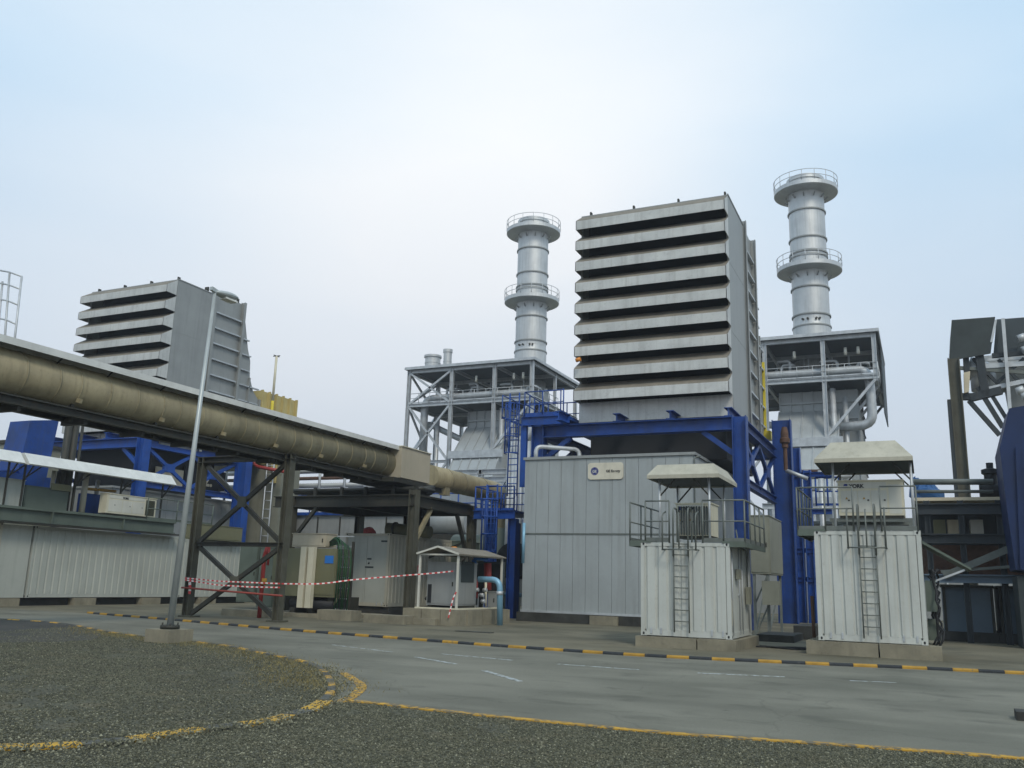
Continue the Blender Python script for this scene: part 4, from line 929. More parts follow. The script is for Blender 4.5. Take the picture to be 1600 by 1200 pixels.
def canopy(x0, x1, y0, y1, ze, zt, inx, iny, pts, label, zb):
    t = thing('canopy', label, 'canopy', ((x0+x1)/2, (y0+y1)/2, zb), 'cream sheet canopies over the air conditioners')
    O = [(x0, y0), (x1, y0), (x1, y1), (x0, y1)]; I = [(x0+inx, y0+iny), (x1-inx, y0+iny), (x1-inx, y1-iny), (x0+inx, y1-iny)]
    b = MB()
    for i in range(4):
        j = (i+1) % 4
        b.poly([(*O[i], ze), (*O[j], ze), (*I[j], zt), (*I[i], zt)])
        b.poly([(*O[i], ze-.11), (*O[j], ze-.11), (*O[j], ze), (*O[i], ze)])
    b.poly([(*p, zt) for p in I]); b.build('roof', 'canopy_sheet', t)
    b = MB(); b.box(x0+.03, x1-.03, y0+.03, y1-.03, ze-.075, ze-.045); b.build('ceiling', 'dark_box', t)
    for (x, y) in pts:
        MB().tube([(x, y, zb), (x, y, ze-.05)], .035, 8).build('post', 'galvanised', t)
        for sx in (-1, 1): 
            if x0 < x+sx*.45 < x1: MB().bar((x, y, ze-.6), (x+sx*.45, y, ze-.1), .04).build('brace', 'dark_steel', t)
    return t
# near white container with its plinth, walkway, unit and canopy
X0, X1, Y0, Y1, Z0, Z1 = -7.38, -4.86, 25.0, 28.1, .30, 2.88
plinth(X0-.12, X1+.15, Y0-.15, Y1+.3, .28, 'concrete plinth under the white container in front of the grey enclosure')
container(X0, X1, Y0, Y1, Z0, Z1, 'white corrugated container with ladder in front of the large grey enclosure')
t = thing('service_platform', 'railed walkway with ladder round the top of the middle white container', 'platform', ((X0+X1)/2, Y0, Z1), 'railed walkways on the white containers')
wx0, wx1, wy1 = X0-.32, X1+.42, 28.3
MB().box(wx0, X0+.3, Y0-.02, wy1, Z1-.02, Z1+.03).build('deck', 'green_grey', t)
b = MB(); b.box(X1-.2, wx1, Y0-.02, wy1, Z1-.02, Z1+.03)
for k in range(12): b.box(X1+.05, wx1-.02, Y0+.1+k*.27, Y0+.13+k*.27, Z1-.07, Z1-.02)
b.build('deck', 'green_grey', t)
b = MB(); b.bar((wx0, Y0, Z1-.06), (wx0, wy1, Z1-.06), .05, .14); b.bar((wx0, Y0, Z1-.06), (X0, Y0, Z1-.06), .05, .14); b.build('edge_beam', 'green_grey', t)
b = MB(); b.bar((wx1, Y0, Z1-.06), (wx1, wy1, Z1-.06), .05, .14); b.bar((X1, Y0, Z1-.06), (wx1, Y0, Z1-.06), .05, .14); b.build('edge_beam', 'green_grey', t)
railing(t, [(wx0, wy1, Z1), (wx0, Y0, Z1)], 'rail_grey', 1.12, 1.1, .026)
railing(t, [(wx0+.45, Y0+.02, Z1), (-6.55, Y0+.02, Z1)], 'rail_grey', 1.16, .7, .026)
railing(t, [(-5.6, Y0+.02, Z1), (wx1, Y0+.02, Z1), (wx1, wy1, Z1)], 'rail_grey', 1.16, .75, .026)
def top_ladder(t, lx, y, zb, ztop, w=.42):
    ladder(t, (lx, y-.09, zb), (lx, y-.09, ztop), (1,0,0), w, 'rail_grey', .018, .3)
    for k in (-1, 1):
        x = lx+k*w*.5
        MB().tube(fillet([(x, y-.12, ztop-.4), (x, y-.12, ztop+.95), (x, y+.35, ztop+.95), (x, y+.35, ztop)], .18), .026, 8).build('grab_rail', 'rail_grey', t)
        MB().tube(fillet([(x+k*.26, y-.3, ztop-.25), (x+k*.26, y-.3, ztop+.75), (x+k*.26, y+.05, ztop+.85)], .15), .024, 8).build('grab_rail', 'rail_grey', t)
    b = MB(); b.tube([(lx-w*.5-.27, y-.3, ztop-.22), (lx+w*.5+.27, y-.3, ztop-.22)], .022, 6); b.tube([(lx-w*.5-.27, y-.3, ztop-.22), (lx-w*.5-.27, y, ztop-.22)], .022, 6); b.tube([(lx+w*.5+.27, y-.3, ztop-.22), (lx+w*.5+.27, y, ztop-.22)], .022, 6); b.tube([(lx, y-.3, ztop-.22), (lx, y-.3, ztop+.8)], .022, 6); b.build('guard', 'rail_grey', t)
top_ladder(t, ax(1066, 930, 25), 25.0, Z0+.12, Z1)
aircon(-6.6, -5.55, 26.0, 26.9, Z1+.18, Z1+1.15, 'slatted beige unit inside the railings of the middle white container', '-Y')
u = bpy.data.objects[[o.name for o in bpy.data.objects if o.name.startswith('air_conditioner')][-1]]
b = MB()
for k in range(13): b.box(-6.52+k*.075, -6.49+k*.075, 25.93, 25.99, Z1+.25, Z1+1.08)
b.build('louvres', 'dark_box', u)
canopy(-7.25, -5.15, 25.2, 27.9, az(1005, 745, 25.2)+.05, az(1016, 731, 25.4)+.1, .22, .35, [(-6.95, 25.5), (-5.5, 25.5), (-6.95, 27.6), (-5.5, 27.6)], 'cream canopy on posts over the middle white container', Z1)
# far right white container
x0, x1, y0, y1, z0, z1 = -2.74, -.06, 26.0, 29.1, .36, 3.28
plinth(-3.05, .25, 25.85, y1+.3, .34, 'concrete plinth under the white container furthest right', .55)
container(x0, x1, y0, y1, z0, z1, 'white corrugated container with ladder at far right', right='corr', pitch=.26)
t = thing('service_platform', 'railed walkway with ladder round the top of the far right white container', 'platform', ((x0+x1)/2, y0, z1), 'railed walkways on the white containers')
wx0 = x0-.42
b = MB(); b.box(wx0, x0+.3, y0-.02, 29.4, z1-.02, z1+.03)
for k in range(10): b.box(wx0+.02, x0-.03, y0+.1+k*.3, y0+.13+k*.3, z1-.12, z1-.02)
b.build('deck', 'green_grey', t)
b = MB(); b.bar((wx0, y0, z1-.07), (wx0, 29.4, z1-.07), .05, .16); b.bar((wx0, y0, z1-.07), (x0, y0, z1-.07), .05, .16); b.build('edge_beam', 'green_grey', t)
railing(t, [(wx0, 29.4, z1), (wx0, y0, z1), (-1.7, y0, z1)], 'rail_grey', 1.18, .7, .026)
railing(t, [(-1.0, y0, z1), (x1-.05, y0, z1)], 'rail_grey', 1.18, .9, .026)
top_ladder(t, ax(1360, 930, 26)-.0, 26.0, z0+.1, z1-.25)
t = thing('unit_stand', 'dark steel stand under the wide cream unit at far right', 'stand', (-1.3, 27.5, z1))
for y in (27.0, 28.2):
    MB().bar((-2.4, y, z1+.35), (-.2, y, z1+.35), .1, .1).build('beam', 'rail_grey', t)
    for x in (-2.3, -.3): MB().bar((x, y, z1), (x, y, z1+.3), .08).build('leg', 'rail_grey', t)
aircon(ax(1310, 780, 26.9), ax(1412, 780, 26.9), 26.9, 28.4, z1+.42, az(1350, 752, 26.9), 'wide cream unit on the roof of the far right white container', '-Y')
zc = az(1277, 718, 26)
canopy(-2.65, -.12, 26.0, 29.0, zc+.02, az(1305, 696, 26.4)+.1, .42, .5, [(-2.2, 26.4), (-.2, 26.4), (-2.2, 28.7), (-.2, 28.7)], 'cream hipped canopy on posts over the far right white container', z1)
# things round them
p = at(1272, 1000, Y=27.5); tag(MB().tube([(p.x, 27.6, 0), (p.x-.02, 27.6, 1.5)], .05, 8).build('rusty_post', 'rust', org=(p.x, 27.6, 0)), 'thin rusty post beside the far right white container', 'post')

def cabinet(x0, x1, y0, y1, z0, z1, m, label, name='cabinet', doors=1, group=None, legs=0, lid=.03):
    t = thing(name, label, name.replace('_', ' '), ((x0+x1)/2, (y0+y1)/2, z0-legs), group)
    MB().box(x0, x1, y0, y1, z0, z1).build('casing', m, t)
    MB().box(x0-.03, x1+.03, y0-.03, y1+.03, z1, z1+lid).build('lid', m, t)
    for k in range(doors):
        a, c = x0+(x1-x0)*k/doors+.03, x0+(x1-x0)*(k+1)/doors-.03
        d = MB().box(a, c, y0-.02, y0, z0+.06, z1-.06).build('door', m, t); MB().box(c-.1, c-.06, y0-.045, y0-.02, (z0+z1)/2-.08, (z0+z1)/2+.08).build('handle', 'dark_steel', d)
    d = MB().box(x1, x1+.02, y0+.05, y1-.05, z0+.06, z1-.06).build('side_panel', m, t)
    if legs:
        for x in (x0+.1, x1-.1):
            for y in (y0+.1, y1-.1): MB().bar((x, y, z0-legs), (x, y, z0), .09).build('leg', 'rail_grey', t)
        for x in (x0+.1, x1-.1):
            MB().bar((x, y0+.1, z0-legs+.1), (x, y1-.1, z0-.1), .05).build('brace', 'rail_grey', t)
        n_ = max(1, int(legs/.8))
        for k in range(n_): MB().bar((x0+.1, y0+.1, z0-legs+legs*k/n_), (x1-.1, y0+.1, z0-legs+legs*(k+1)/n_), .05).build('brace', 'rail_grey', t)
    return t
ca, cb = ax(1172, 850, 34), ax(1202, 850, 34)
cabinet(ca, cb, 34, 37.2, az(1200, 897, 34), az(1200, 806, 34), 'cabinet_grey', 'beige cabinet raised on a steel lattice stand beside the blue column', 'raised_cabinet', 1, legs=az(1200, 897, 34)-.02)
tag(MB().box(cb-.25, cb+.35, 33.6, 33.95, az(1205, 945, 34), az(1205, 908, 34)).build('meter_box', 'cabinet_grey', org=(cb, 33.7, 1)), 'small grey box hung on the lattice stand', 'box')
for a, c, yy_, h, lab in ((1182, 1240, 30.5, .22, 'low dark concrete slab behind the middle white container'), (1240, 1272, 33, .45, 'low dark concrete step left of the far right white container')):
    tag(MB().box(ax(a, 990, yy_), ax(c, 990, yy_), yy_, yy_+2.5, 0, h).build('slab', 'dark_concrete', org=(ax(a, 990, yy_), yy_, 0)), lab, 'slab')
# brown relief valve and pipe beyond the blue frame
p = at(1228, 735, Y=46); q = at(1228, 672, Y=46)
t = thing('relief_valve', 'rusty brown relief valve beside the tall blue frame', 'valve', tuple(p))
MB().lathe((p.x, p.y, p.z), [(.1, 0), (.1, 1.1), (.16, 1.15), (.16, 1.35), (.25, 1.4), (.25, 1.6), (.19, 1.65), (.19, 1.9), (.13, 2.2), (.1, q.z-p.z), (0, q.z-p.z)], 16).build('body', 'rust', t)
MB().tube([p, at(1262, 748, Y=46)], .1, 8).build('pipe', 'galvanised', t)
# blue steelwork right of the frame
t = thing('support_frame', 'dark blue steel legs and rails between the blue frame and the far right container', 'steel frame', (-5, 50, 0))
for px_, h in ((1252, 700), (1268, 735)):
    x = ax(px_, 900, 50); MB().ibeam((x, 50, 0), (x, 50, az(px_, h, 50)), .4, .5, .04, (1,0,0)).build('column', 'blue_paint', t)
for yy_ in (742, 800, 860, 905): MB().ibeam((ax(1238, yy_, 50), 50, az(1250, yy_, 50)), (ax(1300, yy_, 50), 50, az(1250, yy_, 50)), .25, .25, .03).build('beam', 'blue_paint', t)
railing(t, [(ax(1275, 775, 50), 50, az(1275, 790, 50)), (ax(1312, 775, 50), 50, az(1312, 790, 50))], 'blue_paint', 1.5, .7, .05)
t = thing('pipe_run', 'pale pipes crossing behind the far right container canopy', 'pipe', (-4, 56, 7))
for yy_, m_, r in ((737, 'rust', .12), (745, 'galvanised', .16), (765, 'galvanised', .12)): MB().tube([(ax(1250, yy_, 56), 56, az(1250, yy_, 56)), (ax(1330, yy_, 56), 56, az(1250, yy_, 56))], r, 8).build('pipe', m_, t)
for px_ in (1262, 1285, 1305): MB().tube([(ax(px_, 800, 55.8), 55.8, 0), (ax(px_, 800, 55.8), 55.8, az(px_, 735, 55.8))], .16, 8).build('pipe', 'galvanised', t)
# equipment shed low behind the frame (dark wall closing the view between the containers)
t = thing('equipment_hall', 'long dark equipment hall behind the steel frames', 'building', (-10, 60, 0))
MB().box(-85, 14, 66, 76, 0, 6.2).build('wall', 'panel_grey', t); MB().box(-85.3, 14.3, 65.7, 76.3, 6.2, 6.4).build('roof', 'roof_under', t)
for k in range(30): MB().box(-82+k*3.2, -81.9+k*3.2, 65.85, 66, 0, 6.1).build('rib', 'galvanised', t)

# conduits and fittings on the containers and the enclosure
for i, (xa_, y_, z_, dx, dz, lab) in enumerate(((-4.8, 27.2, 1.2, .12, .5, 'small grey switch box on the right side of the middle white container'), (-4.8, 25.75, 1.9, .1, .28, 'tiny grey socket box near the front edge of the middle white container'))):
    b = MB().box(xa_-.06, xa_-.06+dx, y_, y_+.35, z_, z_+dz); tag(b.build('switch_box', 'cabinet_grey', org=(xa_, y_, z_)), lab, 'box')
tag(MB().tube(fillet([(-4.83, 27.35, 1.7), (-4.83, 27.35, 2.75), (-4.83, 26.2, 2.8), (-4.9, 26.2, 3.3)], .1), .022, 6).build('conduit', 'rail_grey', org=(-4.83, 27.35, 1.7)), 'thin conduit rising from the switch box of the middle white container', 'conduit')
tag(MB().tube(fillet([(-8.45, 36.42, .4), (-8.45, 36.42, 6.9), (-8.2, 36.6, 7.0)], .1), .03, 6).build('conduit', 'rail_grey', org=(-8.45, 36.42, .4)), 'thin conduit on the front right corner of the large grey enclosure', 'conduit')

t = thing('ground_cables', 'black cables lying on the concrete between the two white containers', 'cables', (-3.8, 27, 0))
for k in range(3):
    MB().tube([Vector((-4.6+j*.17+.05*math.sin(j*1.3+k), 27.2+k*.18+.22*math.sin(j*.8+k*1.4), .03)) for j in range(12)], .024, 6).build('cable', 'black_paint', t)

# ---------------- far right structure ----------------
YQ = 45
t = thing('steel_tower', 'dark steel tower with torn sheet canopy cut off by the right picture edge', 'steel tower', (3.5, YQ, 0))
P_ = lambda a, c, Y=YQ: at(a, c, Y=Y)
x = ax(1501, 700, YQ); MB().ibeam((x, YQ, 0), (x, YQ, az(1495, 560, YQ)), .5, .45, .05, (1,0,0)).build('column', 'trestle_steel', t)
MB().box(x-.40, x-.26, YQ-.2, YQ+.2, 5.5, az(1488, 625, YQ)).build('pipe_cover', 'navy_steel', t)
b = MB(); b.prism([P_(1487, 500), P_(1555, 495), P_(1548, 552), P_(1492, 562)], (0, .08, 0)); b.prism([P_(1487, 500), P_(1484, 560), P_(1492, 562)], (.0, 3.5, 0)); b.build('torn_sheet', 'dark_box', t)
b = MB(); b.prism([P_(1557, 499, 45.5), P_(1680, 490, 45.5), P_(1680, 553, 45.5), P_(1552, 556, 45.5)], (0, .08, 0)); b.build('torn_sheet', 'roof_under', t)
MB().bar(P_(1556, 500), P_(1549, 535), .1).build('edge_strip', 'galvanised', t)
MB().bar(P_(1567, 498), P_(1578, 640), .14).build('column', 'galvanised', t)
for (a, c), (d_, e), w, m_ in (((1535, 573), (1640, 566), .22, 'galvanised'), ((1530, 563), (1640, 558), .12, 'galvanised'), ((1545, 608), (1600, 596), .2, 'galvanised'), ((1515, 622), (1565, 610), .35, 'navy_steel'),
        ((1514, 626), (1562, 680), .2, 'navy_steel'), ((1528, 605), (1567, 668), .2, 'navy_steel'), ((1545, 610), (1573, 655), .16, 'navy_steel'), ((1500, 620), (1525, 620), .3, 'navy_steel'), ((1509, 555), (1511, 590), .25, 'navy_steel'), ((1550, 556), (1640, 548), .2, 'navy_steel'), ((1556, 600), (1600, 560), .14, 'navy_steel'), ((1560, 562), (1598, 602), .14, 'navy_steel'), ((1520, 560), (1560, 600), .14, 'navy_steel'), ((1500, 575), (1640, 585), .16, 'rail_grey'), ((1530, 555), (1540, 620), .35, 'navy_steel')):
    MB().bar(P_(a, c, YQ+.3), P_(d_, e, YQ+.3), w).build('beam', m_, t)
MB().tube(fillet([P_(1512, 575, 46), P_(1535, 580, 46), P_(1538, 610, 46)], .4), .55, 14).build('duct', 'galvanised', t)
b = MB(); b.prism([P_(1506, 582), P_(1516, 580), P_(1514, 612), P_(1507, 614)], (0, .5, 0)); b.build('insulation_panel', 'sign_cream', t)
b = MB(); b.prism([P_(1542, 575, 47), P_(1640, 570, 47), P_(1640, 636, 47), P_(1582, 636, 47), P_(1575, 600, 47), P_(1545, 606, 47)], (0, 2, 0)); b.build('casing', 'panel_grey', t)
b = MB(); b.prism([P_(1535, 556, 48), P_(1640, 550, 48), P_(1640, 570, 48), P_(1538, 572, 48)], (0, 1, 0)); b.build('casing', 'galvanised', t)
for a, c in ((1590, 530), (1597, 548), (1588, 612), (1596, 620)): MB().tube([P_(a, c), P_(a, c)+Vector((.3, 0, .1))], .18, 10).build('valve', 'galvanised', t)
t = thing('blue_duct', 'big dark blue steel duct rising at the right picture edge', 'duct', (4, 34, 0)); YB = 34
b = MB(); b.prism([at(1562, 700, Y=YB), at(1577, 638, Y=YB), at(1680, 620, Y=YB), at(1680, 905, Y=YB), at(1587, 890, Y=YB), at(1574, 800, Y=YB)], (0, 2.4, 0)); b.build('casing', 'navy_blue', t)
for px_ in (1590, 1620): MB().bar(at(px_, 700, Y=YB-.05), at(px_+8, 890, Y=YB-.05), .14, .1).build('stiffener_rib', 'navy_blue', t)
b = MB(); b.box(ax(1590, 900, YB), 8, YB+.2, YB+2.2, 0, az(1600, 905, YB)+.1); b.build('base', 'dark_box', t)
t = thing('pipe_rack', 'dark steel deck with railings behind the far right white container', 'steel frame', (3, 36, 0)); YD = 36.5
xa, xb = ax(1425, 780, YD), 9.
zs = [az(1500, y_, YD) for y_ in (782, 800, 842, 905)]
MB().box(xa, xb, YD, YD+5, zs[0], zs[0]+.12).build('deck', 'sign_cream', t)
MB().ibeam((xa, YD-.1, zs[1]+.1), (xb, YD-.1, zs[1]+.1), .4, .3, .04).build('beam', 'navy_steel', t)
MB().ibeam((xa, YD-.1, zs[2]), (xb, YD-.1, zs[2]), .35, .3, .04).build('beam', 'navy_steel', t)
MB().ibeam((xa, YD-.2, zs[3]), (xb, YD-.2, zs[3]+.1), .3, .3, .04).build('beam', 'navy_panel', t)
for px_ in (1452, 1505, 1565): MB().ibeam((ax(px_, 850, YD), YD, 0), (ax(px_, 850, YD), YD, zs[0]), .2, .2, .04, (1,0,0)).build('column', 'navy_steel', t)
MB().bar(at(1475, 900, Y=YD-.3), at(1582, 855, Y=YD-.3), .16, .24).build('brace', 'rail_grey', t)
MB().bar(at(1470, 893, Y=YD-.25), at(1585, 885, Y=YD-.25), .1, .1).build('brace', 'rail_grey', t)
for yy_ in (753, 768): MB().tube([at(1425, yy_, Y=YD), at(1552, yy_, Y=YD)], .06 if yy_ > 760 else .11, 8).build('rail', 'rail_grey', t)
MB().box(xa, xb, YD+2.6, YD+2.7, zs[3]+.1, zs[2]-.1).build('dark_backing', 'rust', t)
MB().box(xa, xb, YD+4.5, YD+4.6, zs[2]-.1, zs[0]).build('dark_backing', 'navy_steel', t)  # added dark sheet: deep shade under the deck, put into its colour
for a, c, m_, lab in ((1459, 1478, 'olive_paint', 'olive box under the deck at far right'), (1481, 1501, 'sign_cream', 'cream box under the deck at far right'), (1517, 1537, 'white_paint', 'small white box under the deck at far right')):
    o = MB().box(ax(a, 828, YD+1), ax(c, 828, YD+1), YD+1, YD+2, az(a, 835, YD+1), az(a, 812, YD+1)).build('storage_box', m_, org=(ax(a, 828, YD+1), YD+1, az(a, 835, YD+1))); tag(o, lab, 'box', 'boxes stored under the deck at far right')
def lump(name, c, r, m, label, cat, seed=1):
    rn = random.Random(seed); V = []; F_ = []; n1, n2 = 7, 12; c = Vector(c)
    for i in range(n1+1):
        a = math.pi*i/n1
        for j in range(n2):
            b_ = 6.2832*j/n2; k = rn.uniform(.8, 1.12); V.append(c+Vector((r[0]*math.sin(a)*math.cos(b_)*k, r[1]*math.sin(a)*math.sin(b_)*k, max(-r[2]*.5, r[2]*math.cos(a))*k)))
    for i in range(n1):
        for j in range(n2): F_.append((i*n2+j, i*n2+(j+1) % n2, (i+1)*n2+(j+1) % n2, (i+1)*n2+j))
    return tag(MB().mesh(V, F_).build(name, m, org=(c.x, c.y, c.z-r[2]*.5)), label, cat)
lump('tarpaulin', at(1450, 774, Y=37.5), (.55, .4, .45), 'tarp_blue', 'blue tarpaulin heap on the deck behind the far right container', 'tarpaulin')
lump('tarpaulin', at(1432, 770, Y=37.9), (.25, .4, .6), 'tarp_blue', 'smaller upright blue tarpaulin bundle beside the heap on the deck', 'tarpaulin', 4)
t = thing('pump', 'dark pump assembly on the deck beside the big blue duct', 'pump', tuple(at(1555, 778, Y=37)))
p = at(1555, 772, Y=37); MB().tube([p+Vector((-.5,0,.1)), p+Vector((.4,0,.1))], .3, 14).build('motor', 'black_paint', t); MB().lathe(tuple(p+Vector((-.1,0,.2))), [(.22,0),(.22,.5),(.3,.55),(.3,.7),(.12,.75),(.12,.95),(0,.95)], 12).build('body', 'black_paint', t); MB().box(p.x-.6, p.x+.5, p.y-.3, p.y+.3, p.z-.25, p.z-.15).build('base', 'dark_steel', t)
# navy cabins at ground level
for i, (a, c, lab) in enumerate(((1474, 1552, 'navy blue cabin beside the far right white container'), (1562, 1650, 'navy blue cabin at the right picture edge'))):
    t = thing('cabin', lab, 'cabin', (ax(a, 950, 37.4), 37.4, 0), 'navy cabins under the deck')
    xa_, xb_ = ax(a, 950, 37.4), ax(c, 950, 37.4); z1_ = az(1500, 918, 37.4)
    MB().box(xa_, xb_, 37.4, 40, .35, z1_).build('wall', 'navy_panel', t); MB().box(xa_-.05, xb_+.05, 37.3, 40, z1_, z1_+.1).build('roof', 'dark_steel', t)
    for f_ in (0, .48, .96): MB().box(xa_+(xb_-xa_)*f_, xa_+(xb_-xa_)*f_+.1, 37.34, 37.4, .35, z1_).build('frame_post', 'dark_steel', t)
    MB().box(xa_-.1, xb_+.1, 37.2, 40, 0, .35).build('base', 'dark_concrete', t)
t = thing('awning', 'narrow tilted awning leaning off the far right white container', 'awning', tuple(at(1442, 835, Y=28)))
b = MB(); b.prism([(x1+.02, 26.6, 3.05), (x1+1.15, 26.6, 2.35), (x1+1.15, 26.6, 2.29), (x1+.02, 26.6, 2.97)], (0, 2.2, 0)); b.build('sheet', 'green_grey', t)
MB().bar((x1+1.0, 26.7, 2.3), (x1+.05, 26.7, 1.9), .05).build('brace', 'galvanised', t)
t = thing('hose_bundle', 'tangle of dark hoses and boxes on the right wall of the far right container', 'hoses', (x1+.3, 27.3, .3))
for k in range(6):
    rn = random.Random(k); MB().tube([Vector((x1+.14+rn.uniform(0, .2), 26.4+k*.22+.06*math.sin(j), 2.3-j*.2)) + Vector((rn.uniform(-.05, .07), 0, 0)) for j in range(11)], .03, 6).build('hose', 'black_paint', t)
MB().box(x1+.02, x1+.28, 26.5, 27.4, 1.2, 2.0).build('junction_box', 'green_grey', t); MB().box(x1+.02, x1+.22, 27.0, 27.6, .45, 1.0).build('junction_box', 'green_grey', t)
tag(MB().box(1.0, 1.6, 14.5, 14.9, .004, .12).build('concrete_block', 'dark_concrete', org=(1.2, 14.7, 0)), 'small dark block lying on the road at the right edge', 'block')

# ---------------- left group ----------------
XW = -36.
container(XW-2.6, XW, 27.55, 36.2, .35, 3.48, 'long pale corrugated container under the roofed walkway at left', 'wall_grey_white', right='corr', group='long containers at left', pitch=.36)
container(XW-2.6, XW, 36.45, 45.6, .35, 3.4, 'pale corrugated container seen through the trestle', 'wall_grey_white', right='corr', group='long containers at left', pitch=.36)
t = container(XW-2.6, XW, 14, 26.0, .35, 3.5, 'plain beige container cut off by the left picture edge', 'container_cream', right='corr', group='long containers at left', pitch=1.2)
MB().box(XW-2.5, XW-.03, 26.0, 27.45, .35, 3.45).build('end_panel', 'wall_grey_white', t)
t = thing('plinth', 'long low concrete footing below the pale containers at left', 'plinth', (XW-1.3, 30, 0))
for y_ in range(14, 46, 4): MB().box(XW-2.7, XW+.12, y_, y_+1.2, 0, .33).build('block', 'concrete', t)
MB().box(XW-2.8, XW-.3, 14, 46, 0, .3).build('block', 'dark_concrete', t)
t = thing('service_platform', 'green-grey steel walkway along the top of the long container at left', 'platform', (XW, 25, 3.5))
MB().ibeam((XW+.25, 13, 3.88), (XW+.25, 35.4, 3.88), .58, .3, .05).build('edge_beam', 'green_grey', t)
MB().box(XW-2.6, XW+.4, 13, 35.4, 4.17, 4.23).build('deck', 'green_grey', t)
MB().box(XW+.0, XW+.5, 13, 35.6, 3.5, 3.57).build('shadow_strip', 'dark_steel', t)  # dark strip standing in for the shadow line beneath the edge beam
for y_ in (16, 20, 24, 28, 32): MB().box(XW+.24, XW+.42, y_, y_+.05, 3.62, 4.14).build('stiffener', 'green_grey', t)
railing(t, [(XW+.38, 33.4, 4.2), (XW+.38, 35.4, 4.2), (XW+.38, 38.0, 4.2)], 'green_grey', 1.1, 1.5, .03)
for y0_, y1_, lab in ((13, 26.35, 'thin roof of the walkway, piece cut off by the left edge'), (26.55, 35.2, 'long thin pale roof over the cream unit at left')):
    t = thing('canopy', lab, 'canopy', (XW, y0_, 6.1), 'walkway roofs at left')
    b = MB(); b.prism([(XW+.35, y0_, 6.12), (XW+.30, y0_, 6.07), (XW-2.4, y0_, 6.57), (XW-2.4, y0_, 6.63), (XW-.1, y0_, 6.62)], (0, y1_-y0_, 0)); b.build('roof', 'shroud_metal', t)
    n = int((y1_-y0_)/2.8)
    for k in range(n+1):
        y_ = y0_+.3+(y1_-y0_-.6)*k/n
        MB().bar((XW-.3, y_, 4.2), (XW-.3, y_, 6.2), .07).build('post', 'dark_steel', t)
        MB().bar((XW-.3, y_, 5.4), (XW+.25, y_, 6.1), .05).build('brace', 'dark_steel', t)
        MB().bar((XW-.3, y_, 5.5), (XW-.3, y_+.8, 6.15), .05).build('brace', 'dark_steel', t)
aircon(XW-.45, XW+.05, 31.15, 34.25, 4.3, 5.27, 'cream unit with brown grille under the long thin roof at left', '+X')
p0, p1 = at(0, 740, X=XW-.6), at(41, 742, X=XW-.6)
cabinet(XW-2.4, XW-.6, 23, p1.y, 4.24, 5.45, 'wall_grey_white', 'white box on the walkway at the left picture edge', 'equipment_box')
cabinet(XW-2.4, XW-.65, p1.y+.1, p1.y+2.4, 4.24, 5.25, 'green_grey', 'green-grey box on the walkway beside the white one', 'equipment_box')
t = thing('pipe_bundle', 'bundle of brown vertical pipes behind the walkway roof at left', 'pipes', (XW-.7, 29, 4.2))
for px_, w, zt_, m_ in ((83, .1, 6.1, 'container_cream'), (91, .1, 6.1, 'dark_steel'), (98, .09, 6.2, 'container_cream'), (107, .17, 8.6, 'dark_steel'), (96, .17, 8.9, 'dark_steel'), (118, .07, 8.5, 'dark_steel'), (134, .14, 6.4, 'container_cream')):
    y_ = at(px_, 750, X=XW-.8).y; MB().tube([(XW-.8, y_, 4.2), (XW-.8, y_, zt_)], w, 8).build('pipe', m_, t)
MB().box(XW-.62, XW-.55, at(80, 760, X=XW-.6).y, at(110, 760, X=XW-.6).y, 5.2, 5.5).build('clamp', 'olive_paint', t)
t = thing('blue_housing', 'blue steel housing behind the walkway roof at left', 'housing', (XW-5, 28, 4.2))
xh = XW-4.2
ya, yb_ = at(34, 700, X=xh).y, at(86, 700, X=xh).y
b = MB(); b.prism([(xh, ya, at(34, 735, X=xh).z), (xh, ya+.25, at(38, 655, X=xh).z), (xh, yb_, at(86, 655, X=xh).z), (xh, yb_-.4, 4.2)], (-1.5, 0, 0)); b.build('casing', 'blue_dark', t)
MB().box(xh-1.2, xh+.1, 22, yb_+.6, at(10, 785, X=xh).z, at(10, 738, X=xh).z).build('side_panel', 'blue_dark', t)
MB().ibeam((xh-1, 24, 0), (xh-1, 24, 7), .3, .3, .04, (1,0,0)).build('column', 'dark_steel', t)
t = thing('blue_pump_skid', 'small blue machine behind the cream unit at left', 'machine', (XW-1.2, 30, 4.2))
y_ = at(150, 790, X=XW-1.4).y; MB().box(XW-1.9, XW-1.3, y_-.7, y_+.6, 4.24, 5.3).build('casing', 'blue_paint', t); MB().tube([(XW-1.2, y_-.8, 5.5), (XW-1.2, y_+.9, 5.55)], .07, 8).build('pipe', 'yellow_paint', t); MB().tube([(XW-1.25, y_-.2, 5.3), (XW-1.25, y_-.2, 6.0)], .1, 8).build('pipe', 'galvanised', t)
cabinet(-36.9, -35.6, 37.2, 40.5, 3.42, 4.2, 'olive_paint', 'flat olive box with yellow tags on the container behind the lamp post', 'equipment_box')
for k in range(3): 
    pass
